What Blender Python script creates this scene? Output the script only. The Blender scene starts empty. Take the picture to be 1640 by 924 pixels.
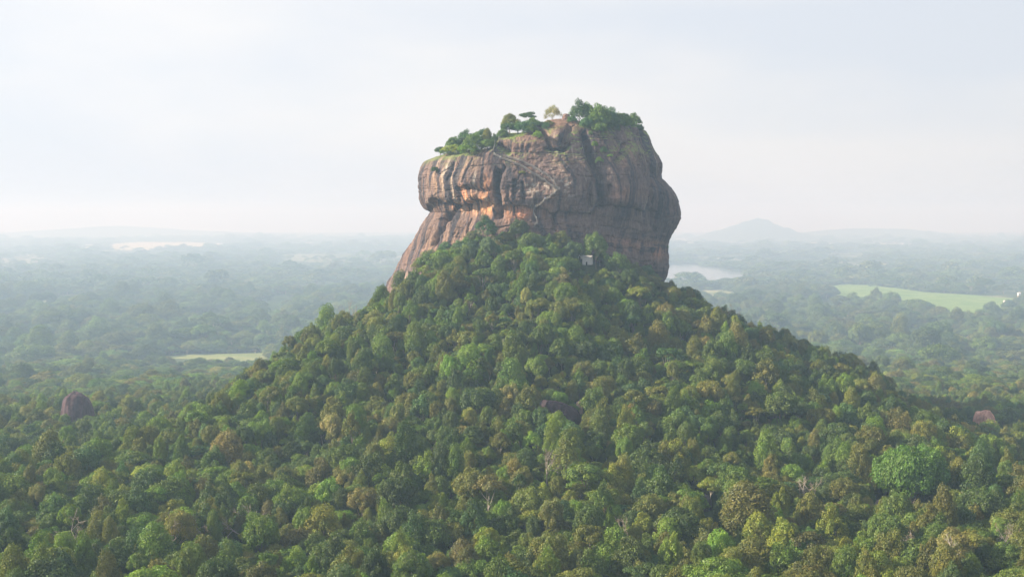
import bpy, math, random
import numpy as np
from mathutils import Vector, Matrix

S = bpy.context.scene
COL = S.collection
rng = np.random.default_rng(7)
R = math.radians

# ---------------------------------------------------------------- camera
CAM_Z = 130.0
PLAIN = -160.0                   # the plain lies lower than the wooded saddle in front of the hill
F = 1995.0                      # focal length in pixels of the 1640 px wide photograph
PITCH = R(3.27)
cam_d = bpy.data.cameras.new('camera')
cam_d.sensor_width = 36.0
cam_d.lens = 36.0 * F / 1640.0
cam_d.clip_start = 1.0
cam_d.clip_end = 60000.0
cam = bpy.data.objects.new('camera', cam_d)
COL.objects.link(cam)
cam.location = (0, 0, CAM_Z)
cam.rotation_euler = (R(90) - PITCH, 0, 0)
S.camera = cam

# ---------------------------------------------------------------- light and sky
SUN_EL = R(23.5)
SUN_AZ = R(268.0)               # compass angle from +Y clockwise: left of the camera and a little behind it
SUN_STRENGTH = 5.0
sun_dir = Vector((math.sin(SUN_AZ) * math.cos(SUN_EL), math.cos(SUN_AZ) * math.cos(SUN_EL), math.sin(SUN_EL)))
sun_d = bpy.data.lights.new('sun', 'SUN')
sun_d.energy = SUN_STRENGTH
sun_d.angle = R(0.6)
sun_d.color = (1.0, 0.895, 0.69)
sun = bpy.data.objects.new('sun', sun_d)
COL.objects.link(sun)
sun.rotation_euler = sun_dir.to_track_quat('Z', 'Y').to_euler()

W = bpy.data.worlds.new('World')
S.world = W
W.use_nodes = True
nt = W.node_tree
nt.nodes.clear()
N = nt.nodes.new
out = N('ShaderNodeOutputWorld'); bg = N('ShaderNodeBackground')
sky = N('ShaderNodeTexSky'); sky.sky_type = 'NISHITA'; sky.sun_disc = False
sky.sun_elevation = SUN_EL; sky.sun_rotation = SUN_AZ
sky.air_density = 1.0; sky.dust_density = 3.0; sky.altitude = 200
tc = N('ShaderNodeTexCoord')
mp = N('ShaderNodeMapping'); mp.inputs['Scale'].default_value = (1.0, 1.0, 3.2)
mp.inputs['Location'].default_value = (3.1, 0.4, 0.0)
no = N('ShaderNodeTexNoise'); no.inputs['Scale'].default_value = 2.6; no.inputs['Detail'].default_value = 6; no.inputs['Roughness'].default_value = 0.5
ramp = N('ShaderNodeValToRGB')
ramp.color_ramp.elements[0].position = 0.40; ramp.color_ramp.elements[0].color = (0, 0, 0, 1)
ramp.color_ramp.elements[1].position = 0.63; ramp.color_ramp.elements[1].color = (1, 1, 1, 1)
veil = N('ShaderNodeMix'); veil.data_type = 'RGBA'
VEIL_LO = (6.6, 6.98, 7.65, 1); VEIL_HI = (7.8, 7.75, 7.8, 1)
veil.inputs[6].default_value = VEIL_LO; veil.inputs[7].default_value = VEIL_HI
# the veil is brighter on the side of the sun, as thin high cloud is
dotn = N('ShaderNodeVectorMath'); dotn.operation = 'DOT_PRODUCT'
dotn.inputs[1].default_value = (math.sin(SUN_AZ), math.cos(SUN_AZ), 0.0)
mr = N('ShaderNodeMapRange'); mr.inputs[1].default_value = -0.62; mr.inputs[2].default_value = 0.25
mr.inputs[3].default_value = 0.94; mr.inputs[4].default_value = 1.13
vs = N('ShaderNodeVectorMath'); vs.operation = 'SCALE'
mix = N('ShaderNodeMix'); mix.data_type = 'RGBA'; mix.inputs[0].default_value = 0.86
L = nt.links.new
L(tc.outputs['Generated'], mp.inputs[0]); L(mp.outputs[0], no.inputs['Vector']); L(no.outputs[0], ramp.inputs[0])
L(ramp.outputs[0], veil.inputs[0])
L(tc.outputs['Generated'], dotn.inputs[0]); L(dotn.outputs['Value'], mr.inputs[0])
L(veil.outputs[2], vs.inputs[0]); L(mr.outputs[0], vs.inputs['Scale'])
L(sky.outputs[0], mix.inputs[6]); L(vs.outputs[0], mix.inputs[7])
L(mix.outputs[2], bg.inputs[0]); bg.inputs[1].default_value = 0.050
L(bg.outputs[0], out.inputs[0])

S.view_settings.view_transform = 'Standard'
S.view_settings.look = 'None'
S.view_settings.gamma = 1.0
S.view_settings.exposure = 1.3
S.cycles.max_bounces = 5
S.cycles.diffuse_bounces = 3
S.cycles.transmission_bounces = 3
S.cycles.transparent_max_bounces = 4
S.cycles.volume_bounces = 2
S.cycles.use_adaptive_sampling = False
S.cycles.use_denoising = True

# ---------------------------------------------------------------- helpers
def tag(o, label=None, cat=None, group=None, kind=None):
    if label: o['label'] = label
    if cat: o['category'] = cat
    if group: o['group'] = group
    if kind: o['kind'] = kind
    return o

def empty(name, loc=(0, 0, 0), rz=0.0, sc=1.0):
    o = bpy.data.objects.new(name, None)
    COL.objects.link(o)
    o.location = loc; o.rotation_euler = (0, 0, rz)
    o.scale = (sc, sc, sc) if np.isscalar(sc) else sc
    o.empty_display_size = 1
    return o

def mesh_from(name, V, Fc, mats=(), smooth=False, mat_idx=None):
    """V (n,3); Fc an (m,k) array or a list of such arrays with different k"""
    me = bpy.data.meshes.new(name)
    V = np.asarray(V, dtype=np.float32)
    fl = Fc if isinstance(Fc, list) else [Fc]
    fl = [np.asarray(f, dtype=np.int32) for f in fl if len(f)]
    me.vertices.add(len(V)); me.vertices.foreach_set('co', V.ravel())
    loops = np.concatenate([f.ravel() for f in fl])
    tot = np.concatenate([np.full(len(f), f.shape[1], dtype=np.int32) for f in fl])
    start = np.concatenate([[0], np.cumsum(tot)[:-1]]).astype(np.int32)
    me.loops.add(len(loops)); me.loops.foreach_set('vertex_index', loops)
    me.polygons.add(len(tot)); me.polygons.foreach_set('loop_start', start)
    me.polygons.foreach_set('use_smooth', np.full(len(tot), smooth, dtype=bool))
    for m in mats: me.materials.append(m)
    if mat_idx is not None: me.polygons.foreach_set('material_index', np.asarray(mat_idx, dtype=np.int32))
    me.update(calc_edges=True)
    me.validate()
    return me

def obj(name, me, parent=None, loc=(0, 0, 0)):
    o = bpy.data.objects.new(name, me)
    COL.objects.link(o)
    o.location = loc
    if parent is not None: o.parent = parent
    return o

def set_color(me, name, rgb):
    a = me.attributes.new(name, 'FLOAT_COLOR', 'POINT')
    c = np.ones((len(rgb), 4), dtype=np.float32); c[:, :3] = rgb
    a.data.foreach_set('color', c.ravel())

def ray(px, py):
    u = (px - 820.0) / F; v = (462.0 - py) / F
    return np.array([u, math.cos(PITCH) + v * math.sin(PITCH), -math.sin(PITCH) + v * math.cos(PITCH)])

def at_Y(px, py, Y):
    d = ray(px, py); t = Y / d[1]
    return np.array([d[0] * t, Y, CAM_Z + d[2] * t])

def at_Z(px, py, z=PLAIN):
    d = ray(px, py); t = (z - CAM_Z) / d[2]
    return np.array([d[0] * t, d[1] * t, z])

def project(X, Y, Z):
    z = Z - CAM_Z
    dep = Y * math.cos(PITCH) - z * math.sin(PITCH)
    up = Y * math.sin(PITCH) + z * math.cos(PITCH)
    return 820.0 + F * X / dep, 462.0 - F * up / dep

def _hash(i, j, k, seed):
    h = (i * 374761393 + j * 668265263 + k * 2147483647 + seed * 1274126177) & 0xffffffff
    h = ((h ^ (h >> 13)) * 1274126177) & 0xffffffff
    h = ((h ^ (h >> 16)) * 2246822519) & 0xffffffff
    return ((h ^ (h >> 15)) & 0xffffff) / float(0xffffff)

def vnoise(x, y, z=None, seed=0):
    x = np.asarray(x, dtype=np.float64); y = np.asarray(y, dtype=np.float64)
    z = np.zeros_like(x) if z is None else np.asarray(z, dtype=np.float64)
    x, y, z = np.broadcast_arrays(x, y, z)
    xi = np.floor(x).astype(np.int64); yi = np.floor(y).astype(np.int64); zi = np.floor(z).astype(np.int64)
    xf = x - xi; yf = y - yi; zf = z - zi
    xf = xf * xf * xf * (xf * (xf * 6 - 15) + 10); yf = yf * yf * yf * (yf * (yf * 6 - 15) + 10); zf = zf * zf * zf * (zf * (zf * 6 - 15) + 10)
    r = 0
    for a in (0, 1):
        for b in (0, 1):
            for c in (0, 1):
                w = (xf if a else 1 - xf) * (yf if b else 1 - yf) * (zf if c else 1 - zf)
                r = r + w * _hash(xi + a, yi + b, zi + c, seed)
    return r * 2 - 1

def fbm(x, y, z=None, seed=0, octv=4, gain=0.5):
    s = 0; a = 1; f = 1; n = 0
    for o in range(octv):
        s = s + a * vnoise(np.asarray(x) * f, np.asarray(y) * f, None if z is None else np.asarray(z) * f, seed + o * 17)
        n += a; a *= gain; f *= 2.03
    return s / n

def sstep(a, b, x):
    t = np.clip((np.asarray(x, dtype=np.float64) - a) / (b - a), 0, 1)
    return t * t * (3 - 2 * t)

def polydist(px, py, pts):
    d = np.full(np.shape(px), 1e9)
    for (ax, ay), (bx, by) in zip(pts[:-1], pts[1:]):
        dx, dy = bx - ax, by - ay
        t = np.clip(((px - ax) * dx + (py - ay) * dy) / (dx * dx + dy * dy), 0, 1)
        d = np.minimum(d, np.hypot(px - ax - t * dx, py - ay - t * dy))
    return d

def inside(x, y, poly):
    x = np.asarray(x); y = np.asarray(y)
    r = np.zeros(x.shape, dtype=bool)
    n = len(poly)
    for i in range(n):
        x1, y1 = poly[i]; x2, y2 = poly[(i + 1) % n]
        c = ((y1 > y) != (y2 > y)) & (x < (x2 - x1) * (y - y1) / ((y2 - y1) if y2 != y1 else 1e-9) + x1)
        r ^= c
    return r

# ---------------------------------------------------------------- materials
def new_mat(name):
    m = bpy.data.materials.new(name); m.use_nodes = True
    t = m.node_tree; t.nodes.clear()
    o = t.nodes.new('ShaderNodeOutputMaterial')
    return m, t, o

def simple_mat(name, rgb, rough=0.85, noise=0.25, scale=1.0, spec=0.2):
    m, t, o = new_mat(name)
    b = t.nodes.new('ShaderNodeBsdfPrincipled'); b.inputs['Roughness'].default_value = rough
    b.inputs['Specular IOR Level'].default_value = spec
    tcx = t.nodes.new('ShaderNodeTexCoord'); n = t.nodes.new('ShaderNodeTexNoise'); n.inputs['Scale'].default_value = scale; n.inputs['Detail'].default_value = 5
    mx = t.nodes.new('ShaderNodeMix'); mx.data_type = 'RGBA'
    mx.inputs[6].default_value = (*[c * (1 - noise) for c in rgb], 1); mx.inputs[7].default_value = (*[min(1, c * (1 + noise)) for c in rgb], 1)
    t.links.new(tcx.outputs['Object'], n.inputs['Vector']); t.links.new(n.outputs[0], mx.inputs[0])
    t.links.new(mx.outputs[2], b.inputs['Base Color']); t.links.new(b.outputs[0], o.inputs[0])
    return m

def foliage_mat():
    m, t, o = new_mat('foliage')
    N = t.nodes.new
    a = N('ShaderNodeAttribute'); a.attribute_type = 'INSTANCER'; a.attribute_name = 'tint'
    v = N('ShaderNodeAttribute'); v.attribute_name = 'tone'
    mul = N('ShaderNodeMix'); mul.data_type = 'RGBA'; mul.blend_type = 'MULTIPLY'; mul.inputs[0].default_value = 1
    d = N('ShaderNodeBsdfDiffuse'); tr = N('ShaderNodeBsdfTranslucent'); mx = N('ShaderNodeMixShader'); mx.inputs[0].default_value = 0.20
    br = N('ShaderNodeMix'); br.data_type = 'RGBA'; br.blend_type = 'MULTIPLY'; br.inputs[0].default_value = 1; br.inputs[7].default_value = (1.15, 1.35, 0.55, 1)
    gl = N('ShaderNodeBsdfGlossy'); gl.inputs['Roughness'].default_value = 0.45; gl.inputs[0].default_value = (0.8, 0.85, 0.9, 1)
    m2 = N('ShaderNodeMixShader'); m2.inputs[0].default_value = 0.022
    K = t.links.new
    K(a.outputs['Color'], mul.inputs[6]); K(v.outputs['Color'], mul.inputs[7])
    K(mul.outputs[2], d.inputs[0]); K(mul.outputs[2], br.inputs[6]); K(br.outputs[2], tr.inputs[0])
    K(d.outputs[0], mx.inputs[1]); K(tr.outputs[0], mx.inputs[2]); K(mx.outputs[0], m2.inputs[1]); K(gl.outputs[0], m2.inputs[2]); K(m2.outputs[0], o.inputs[0])
    return m

def rock_mat(name, scale=1.0, bump=0.6):
    m, t, o = new_mat(name)
    N = t.nodes.new; K = t.links.new
    a = N('ShaderNodeAttribute'); a.attribute_name = 'stone'
    tcx = N('ShaderNodeTexCoord')
    mp = N('ShaderNodeMapping'); mp.inputs['Scale'].default_value = (1, 1, 0.22)
    n1 = N('ShaderNodeTexNoise'); n1.inputs['Scale'].default_value = 0.55 * scale; n1.inputs['Detail'].default_value = 8; n1.inputs['Roughness'].default_value = 0.65
    n2 = N('ShaderNodeTexNoise'); n2.inputs['Scale'].default_value = 0.35 * scale; n2.inputs['Detail'].default_value = 9; n2.inputs['Roughness'].default_value = 0.62
    mr = N('ShaderNodeMapRange'); mr.inputs[1].default_value = 0.3; mr.inputs[2].default_value = 0.7; mr.inputs[3].default_value = 0.56; mr.inputs[4].default_value = 1.44
    sc = N('ShaderNodeVectorMath'); sc.operation = 'SCALE'
    b = N('ShaderNodeBsdfPrincipled'); b.inputs['Roughness'].default_value = 0.85; b.inputs['Specular IOR Level'].default_value = 0.15
    bp = N('ShaderNodeBump'); bp.inputs['Strength'].default_value = bump; bp.inputs['Distance'].default_value = 1.2
    K(tcx.outputs['Object'], mp.inputs[0]); K(mp.outputs[0], n1.inputs['Vector']); K(tcx.outputs['Object'], n2.inputs['Vector'])
    K(n1.outputs[0], mr.inputs[0]); K(a.outputs['Color'], sc.inputs[0]); K(mr.outputs[0], sc.inputs['Scale'])
    K(sc.outputs[0], b.inputs['Base Color']); K(n2.outputs[0], bp.inputs['Height']); K(bp.outputs[0], b.inputs['Normal']); K(b.outputs[0], o.inputs[0])
    return m

M_leaf = foliage_mat()
M_bark = simple_mat('bark', (0.16, 0.13, 0.10), scale=3)
M_pale = simple_mat('pale_bark', (0.33, 0.29, 0.25), scale=3)
M_rock = rock_mat('cliff_stone', 1.3, 1.0)
M_boulder = rock_mat('boulder_stone', 1.6, 0.5)

# ---------------------------------------------------------------- terrain
RCX, RCY = 22.0, 955.0
_phi = [-180, -135, -90, -65, -45, -25, 0, 25, 45, 70, 90, 135, 180]
_zb = [50, 50, 54, 75, 97, 117, 109, 99, 85, 60, 47, 50, 50]
_L = [150, 150, 128, 168, 235, 360, 420, 380, 275, 205, 172, 160, 150]

def hill_z(X, Y):
    X = np.asarray(X, dtype=np.float64); Y = np.asarray(Y, dtype=np.float64)
    dx, dy = X - RCX, Y - RCY
    ph = np.degrees(np.arctan2(dx, -dy))
    r = np.hypot(dx / 100.0, dy / 82.0)
    rad = np.hypot(dx, dy)
    per = rad / np.maximum(r, 1e-6)
    s = rad - per
    zb = np.interp(ph, _phi, _zb); Lh = np.interp(ph, _phi, _L)
    Lh = Lh * (1 + 0.12 * vnoise(ph / 17.0, 0.0 * ph, seed=5))
    t = np.clip(s / Lh, -0.2, 1)
    z = zb * np.clip(1 - t, 0, 1.1) ** 1.45
    gul = fbm(ph / 16.0, s / 120.0, seed=9, octv=3)
    z = z + gul * 12.0 * sstep(0.0, 0.25, t) * sstep(1.0, 0.55, t)
    near = sstep(3300, 1800, np.hypot(X, Y)) * (1 - np.exp(-((X + 540) / 300.0) ** 2 - ((Y - 2480) / 420.0) ** 2))
    z = z + near * (fbm(X / 170.0, Y / 170.0, seed=3, octv=3) * 5.0 + 3.0) * sstep(0.3, 1.0, t)
    return np.maximum(z, 0.0) + PLAIN * np.clip((np.hypot(X, Y) - 600 + 60 * vnoise(X / 130.0, Y / 200.0, seed=8)) / 1900.0, 0, 1) ** 0.95 * sstep(0.55, 1.0, t)

def locate(px, py, off):
    Ys = np.arange(360.0, 1290.0, 1.5); dd = ray(px, py); tt = Ys / dd[1]
    z = CAM_Z + dd[2] * tt; hit = hill_z(dd[0] * tt, Ys) + off >= z
    return float(Ys[np.argmax(hit)]) if hit.any() else float((CAM_Z - off) / -dd[2] * dd[1])

def axis(lo, hi, fine_lo, fine_hi, step, grow=1.09):
    a = list(np.arange(fine_lo, fine_hi + 0.1, step))
    s = step; v = a[-1]
    while v < hi: s *= grow; v += s; a.append(min(v, hi))
    s = step; v = a[0]; b = []
    while v > lo: s *= grow; v -= s; b.append(max(v, lo))
    return np.array(b[::-1] + a)

def grid_faces(nr, nc, wrap=False):
    i = np.arange(nr - 1)[:, None]; j = np.arange(nc if wrap else nc - 1)[None, :]
    a = i * nc + j; b = i * nc + (j + 1) % nc
    return np.stack([a, b, b + nc, a + nc], -1).reshape(-1, 4)

def build_ground():
    m, t, o = new_mat('ground_soil')
    N = t.nodes.new; K = t.links.new
    tcx = N('ShaderNodeTexCoord'); n = N('ShaderNodeTexNoise'); n.inputs['Scale'].default_value = 0.02; n.inputs['Detail'].default_value = 8
    n2 = N('ShaderNodeTexNoise'); n2.inputs['Scale'].default_value = 0.0016; n2.inputs['Detail'].default_value = 7; n2.inputs['Roughness'].default_value = 0.6
    r = N('ShaderNodeValToRGB'); r.color_ramp.elements[0].color = (0.028, 0.045, 0.018, 1); r.color_ramp.elements[1].color = (0.07, 0.085, 0.035, 1)
    r.color_ramp.elements[0].position = 0.35; r.color_ramp.elements[1].position = 0.65
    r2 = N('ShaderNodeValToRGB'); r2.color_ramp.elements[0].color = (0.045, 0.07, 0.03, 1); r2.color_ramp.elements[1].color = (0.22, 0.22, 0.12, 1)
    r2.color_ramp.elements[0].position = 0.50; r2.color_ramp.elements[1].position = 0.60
    b = N('ShaderNodeBsdfDiffuse')
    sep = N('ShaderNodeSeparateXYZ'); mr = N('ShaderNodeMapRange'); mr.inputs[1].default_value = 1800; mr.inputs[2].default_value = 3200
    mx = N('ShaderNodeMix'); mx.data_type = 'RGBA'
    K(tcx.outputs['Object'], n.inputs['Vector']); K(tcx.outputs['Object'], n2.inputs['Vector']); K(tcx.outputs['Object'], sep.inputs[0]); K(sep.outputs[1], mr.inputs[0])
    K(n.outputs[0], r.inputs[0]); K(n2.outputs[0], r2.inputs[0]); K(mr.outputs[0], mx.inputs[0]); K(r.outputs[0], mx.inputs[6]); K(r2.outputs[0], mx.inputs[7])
    K(mx.outputs[2], b.inputs[0]); K(b.outputs[0], o.inputs[0])
    xs = axis(-16000, 16000, -640, 640, 8); ys = axis(-500, 24000, 200, 1500, 8)
    X, Y = np.meshgrid(xs, ys)
    Z = hill_z(X, Y)
    V = np.stack([X, Y, Z], -1).reshape(-1, 3)
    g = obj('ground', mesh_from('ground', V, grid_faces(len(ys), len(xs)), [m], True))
    tag(g, 'dark forest floor of the hill and the wide plain beyond', kind='structure')
build_ground()

# ---------------------------------------------------------------- the great rock
YC = 950.0
L_PROF = [(190, 722), (215, 712), (240, 702), (250, 694), (256, 687), (262, 681), (270, 678), (285, 675), (302, 673.5), (316, 673.5), (325, 677), (334, 683), (341, 689),
          (346, 686), (354, 679), (363, 673), (375, 667), (390, 659), (405, 650), (418, 643), (430, 636), (442, 629), (460, 618), (500, 600), (640, 570)]
R_PROF = [(190, 1000), (196, 1014), (202, 1025), (210, 1034), (222, 1038), (235, 1043), (248, 1051), (256, 1056), (262, 1059.5), (270, 1060.5), (279, 1059), (286, 1059.5), (293, 1066), (302, 1073),
          (312, 1078), (325, 1081.5), (340, 1083.5), (350, 1083), (358, 1080), (368, 1075), (378, 1070.5), (390, 1067.5), (400, 1068), (412, 1070), (422, 1069), (435, 1066), (448, 1062), (470, 1055), (500, 1048), (640, 1040)]
TOP = [(660, 268), (676, 259), (690, 251), (700, 248), (720, 245), (745, 242), (775, 239), (790, 236), (797, 226), (804, 217), (815, 214), (842, 213), (860, 209), (868, 199), (876, 194), (890, 192), (915, 191.5),
       (930, 195), (960, 195), (985, 192), (1005, 193), (1020, 199), (1034, 208), (1060, 235)]

def rock_features(px, py):
    """outward displacement in metres of the face that looks at the camera, in photograph pixels"""
    d = np.zeros_like(px)
    def groove(pts, w, dep): 
        nonlocal d
        wob = 1.5 * vnoise(px / 9.0, py / 9.0, seed=41)
        q = polydist(px + wob, py + wob, pts)
        d = d - dep * np.exp(-(q / w) ** 2)
    def ledge(pts, dep, decay, soft=2.5):
        nonlocal d
        xs = [p[0] for p in pts]; ys = [p[1] for p in pts]
        line = np.interp(px, xs, ys) + 1.6 * vnoise(px / 7.0, px * 0, seed=43)
        s = py - line
        w = sstep(xs[0] - 4, xs[0] + 14, px) * sstep(xs[-1] + 4, xs[-1] - 14, px)
        d = d - w * dep * sstep(0, soft, s) * np.exp(-np.maximum(s, 0) / decay)
        d = d + w * dep * 0.28 * np.exp(-((s + 5) / 7.0) ** 2)
    # big overhang left: the belly above the orange recess and the buttress below it
    ledge([(684, 338), (696, 316), (708, 322), (724, 325), (740, 328), (752, 322), (768, 318), (790, 324)], 6.5, 16)
    ledge([(730, 300), (745, 296), (765, 300), (792, 300)], 3.0, 14, 5)
    ledge([(796, 330), (820, 326), (850, 330), (862, 336)], 3.5, 14, 3)
    # long dark seam across the right
    ledge([(862, 333), (872, 335), (887, 342), (899, 337), (915, 339), (946, 339), (953, 328), (970, 327), (985, 329), (1004, 330), (1027, 336), (1040, 333), (1056, 340)], 4.0, 10, 2)
    # tall dark slots
    groove([(797, 276), (795, 300), (797, 322), (801, 345)], 5.0, 9.0)
    groove([(808, 268), (801, 282)], 3.0, 4.0)
    groove([(934, 215), (940, 232), (944, 250), (952, 268), (960, 285), (962, 305), (964, 328)], 5.5, 9.0)
    groove([(975, 300), (973, 328)], 3.0, 3.5)
    groove([(1000, 232), (992, 246), (985, 258)], 4.0, 5.0)
    groove([(948, 285), (944, 310), (946, 330)], 3.0, 3.5)
    groove([(825, 290), (823, 318)], 2.5, 3.0); groove([(836, 292), (838, 326)], 2.4, 3.0); groove([(815, 300), (812, 322)], 2.0, 2.0)
    groove([(858, 322), (857, 352)], 2.6, 3.5)
    groove([(886, 345), (888, 368)], 2.4, 3.0)
    # boulder blocks under the summit
    groove([(862, 204), (872, 214), (876, 224), (882, 238)], 2.6, 7.0)
    groove([(876, 239), (888, 241), (902, 240), (912, 232)], 2.4, 6.0)
    groove([(912, 204), (908, 220), (902, 240)], 4.0, 3.5)
    groove([(790, 214), (800, 230), (812, 240)], 5.0, 5.0)
    d = d + 4.0 * np.exp(-(((px - 838) / 26) ** 2 + ((py - 228) / 12) ** 2))
    d = d + 3.2 * np.exp(-(((px - 893) / 13) ** 2 + ((py - 222) / 14) ** 2))
    d = d + 5.5 * np.exp(-(((px - 730) / 45) ** 2 + ((py - 290) / 26) ** 2))
    d = d + 4.0 * np.exp(-(((px - 1000) / 30) ** 2 + ((py - 285) / 50) ** 2))
    d = d + 2.5 * np.exp(-(((px - 900) / 30) ** 2 + ((py - 290) / 40) ** 2))
    # buttress slab lower left with its long dark cleft
    groove([(714, 345), (706, 358), (701, 372), (694, 392)], 4.0, 7.5)
    groove([(688, 366), (684, 380), (678, 396)], 1.7, 2.0)
    groove([(730, 322), (722, 338), (716, 352)], 2.6, 3.0)
    groove([(752, 350), (745, 372)], 1.8, 1.6)
    groove([(727, 262), (724, 276), (721, 290)], 1.7, 1.5)
    groove([(757, 255), (749, 275), (745, 292)], 1.7, 1.3)
    # bedding on the lower right, bending up toward the corner
    for k, yy in enumerate((352, 366, 381, 396, 412, 425)):
        pts = [(958, yy - 6), (985, yy - 3 + k), (1012, yy + 1), (1034, yy + 5), (1052, yy + 3)]
        ledge(pts, 0.9 + 0.5 * (k % 2), 5, 1.2)
    # corner ribs toward the right flank
    groove([(1012, 200), (1028, 236), (1040, 268), (1044, 300)], 2.4, 2.6)
    groove([(1024, 216), (1040, 250), (1050, 285)], 2.0, 2.4)
    groove([(1040, 300), (1046, 330), (1046, 372)], 3.0, 3.6)
    groove([(1018, 250), (1026, 285)], 2.0, 1.6)
    groove([(1060, 290), (1066, 330), (1060, 372)], 3.0, 2.6)
    groove([(1046, 398), (1052, 420), (1054, 446)], 2.4, 2.4)
    return d

ROCK = {}
def build_rock():
    nth, nv, ncap = 1150, 520, 60
    zt_max = at_Y(820, 190, YC)[2]; zb = at_Y(820, 560, YC)[2]
    def prof(tab, z):
        zz = np.array([at_Y(820, p[0], YC)[2] for p in tab][::-1]); xx = np.array([(p[1] - 820) / F * YC for p in tab][::-1])
        # correct for depth along the tilted axis
        return np.interp(z, zz, xx)
    topx = np.array([at_Y(p[0], p[1], YC)[0] for p in TOP]); topz = np.array([at_Y(p[0], p[1], YC)[2] for p in TOP])
    def ztop(x, y):
        f = np.minimum(y, YC) / YC
        return CAM_Z + (np.interp(x / f, topx, topz) - CAM_Z) * f
    # more columns on the side that the camera sees
    u = np.linspace(0, 1, nth, endpoint=False)
    ang = 2 * np.pi * u - 0.30 * np.sin(2 * np.pi * u + 0.0) * 1.0
    th = ang - np.pi / 2            # angle 0 = -Y (towards the camera)
    n_exp = 2.35
    c, s = np.cos(th), np.sin(th)
    ex = np.sign(c) * np.abs(c) ** (2 / n_exp); ey = np.sign(s) * np.abs(s) ** (2 / n_exp)
    def front_depth(z):
        py = np.interp(z, [at_Y(820, p, YC)[2] for p in (560, 440, 380, 350, 330, 300, 260, 225, 205, 190)][::1], [560, 440, 380, 350, 330, 300, 260, 225, 205, 190])
        return np.interp(py, [190, 205, 225, 250, 285, 320, 335, 352, 400, 450, 560], [52, 60, 67, 73, 79, 80, 77, 75, 75, 77, 88])
    def xy(z):
        xl, xr = prof(L_PROF, z), prof(R_PROF, z)
        cx = (xl + xr) / 2; a = (xr - xl) / 2
        dep = np.where(s < 0, front_depth(z), 78.0)
        return cx + a * ex, YC + dep * ey
    zr = np.full(nth, zt_max)
    for _ in range(25):
        x, y = xy(zr); zr = 0.5 * zr + 0.5 * np.minimum(ztop(x, y), zt_max)
    # soften steps of the rim
    kz = np.hanning(9); kz /= kz.sum()
    zr = np.convolve(np.concatenate([zr[-4:], zr, zr[:4]]), kz, 'valid')
    v = np.linspace(0, 1, nv) ** 0.92
    Z = zb + v[:, None] * (zr[None, :] - zb)
    X = np.zeros_like(Z); Y = np.zeros_like(Z)
    for i in range(nv):
        X[i], Y[i] = xy(Z[i])
    # outward normal in plan
    tx = np.roll(X, -2, 1) - np.roll(X, 2, 1); ty = np.roll(Y, -2, 1) - np.roll(Y, 2, 1)
    ln = np.hypot(tx, ty) + 1e-9
    nx, ny = ty / ln, -tx / ln
    PX, PY = project(X, Y, Z)
    front = sstep(0.35, -0.25, ey)[None, :] * np.ones_like(Z)
    edge = sstep(0.0, 0.14, -ny)       # keep the outline that was measured
    D = rock_features(PX, PY) * front * np.clip(edge + 0.25, 0, 1)
    arc = np.cumsum(np.hypot(np.diff(X[nv // 2], append=X[nv // 2][:1]), np.diff(Y[nv // 2], append=Y[nv // 2][:1])))[None, :] * np.ones_like(Z)
    arc = X + 0.75 * (Y - 900.0) * np.tanh((X - RCX) / 45.0)
    warp = 5 * vnoise(arc / 30, Z / 30, seed=21)
    flute = fbm((arc + warp) / 9.0, Z / 55.0, seed=22, octv=4, gain=0.6)
    flute = -np.abs(flute) * 2.0
    D = D + (flute * 0.8 + 0.35) * (0.25 + 0.9 * sstep(-0.3, 0.4, fbm(arc / 45, Z / 45, seed=27))) * (0.12 + 0.88 * sstep(350, 318, PY)) * (1 - 0.45 * sstep(900, 960, PX))
    D = D + 3.4 * fbm(X / 42, Y / 42, Z / 42, seed=30, octv=3) * np.clip(edge + 0.2, 0, 1)
    crack = 1 - np.abs(fbm(arc / 24.0, Z / 17.0, seed=35, octv=4))
    D = D - 1.3 * np.clip((crack - 0.965) / 0.035, 0, 1) * sstep(0.0, 0.3, fbm(X / 50, Y / 50, Z / 50, seed=38))
    bed = 1 - np.abs(fbm(arc / 60.0, Z / 9.0, seed=36, octv=3))
    D = D - 0.7 * np.clip((bed - 0.955) / 0.045, 0, 1)
    D = D + 0.7 * fbm(arc / 5, Z / 9, seed=31, octv=4, gain=0.6) + 2.6 * fbm(X / 18, Y / 18, Z / 20, seed=39, octv=4)
    shp = 1 - np.abs(fbm(arc / 13.0 + 0.25 * Z / 13, Z / 26.0, seed=47, octv=5, gain=0.6))
    D = D - 1.1 * np.clip((shp - 0.90) / 0.10, 0, 1) ** 1.5 * sstep(-0.25, 0.25, fbm(X / 40, Y / 40, Z / 40, seed=48))
    D = D + 0.35 * fbm(arc / 1.7, Z / 2.6, seed=49, octv=3, gain=0.7)
    rimf = sstep(1.0, 0.93, v)[:, None]
    D = D * (0.35 + 0.65 * rimf) - 4.0 * sstep(0.965, 1.0, v)[:, None] ** 2
    X = X + nx * D; Y = Y + ny * D
    # summit
    ccx = X[-1].mean(); ccy = YC
    caps = []
    for k in range(1, ncap + 1):
        t = (k / ncap)
        xx = X[-1] + (ccx + (X[-1] - ccx) * 0.02 - X[-1]) * t; yy = Y[-1] + (ccy - Y[-1]) * t
        zz = Z[-1] + (ztop(xx, yy) - Z[-1]) * sstep(0, 0.12, t) + 0.8 * fbm(xx / 12, yy / 12, seed=51) * sstep(0, 0.1, t)
        caps.append(np.stack([xx, yy, zz], -1))
    V = np.concatenate([np.stack([X, Y, Z], -1).reshape(-1, 3), np.concatenate(caps)])
    nr = nv + ncap
    Fc = grid_faces(nr, nth, wrap=True)
    last = (nr - 1) * nth + np.arange(nth)
    cidx = len(V); V = np.vstack([V, V[last].mean(0)])
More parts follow.
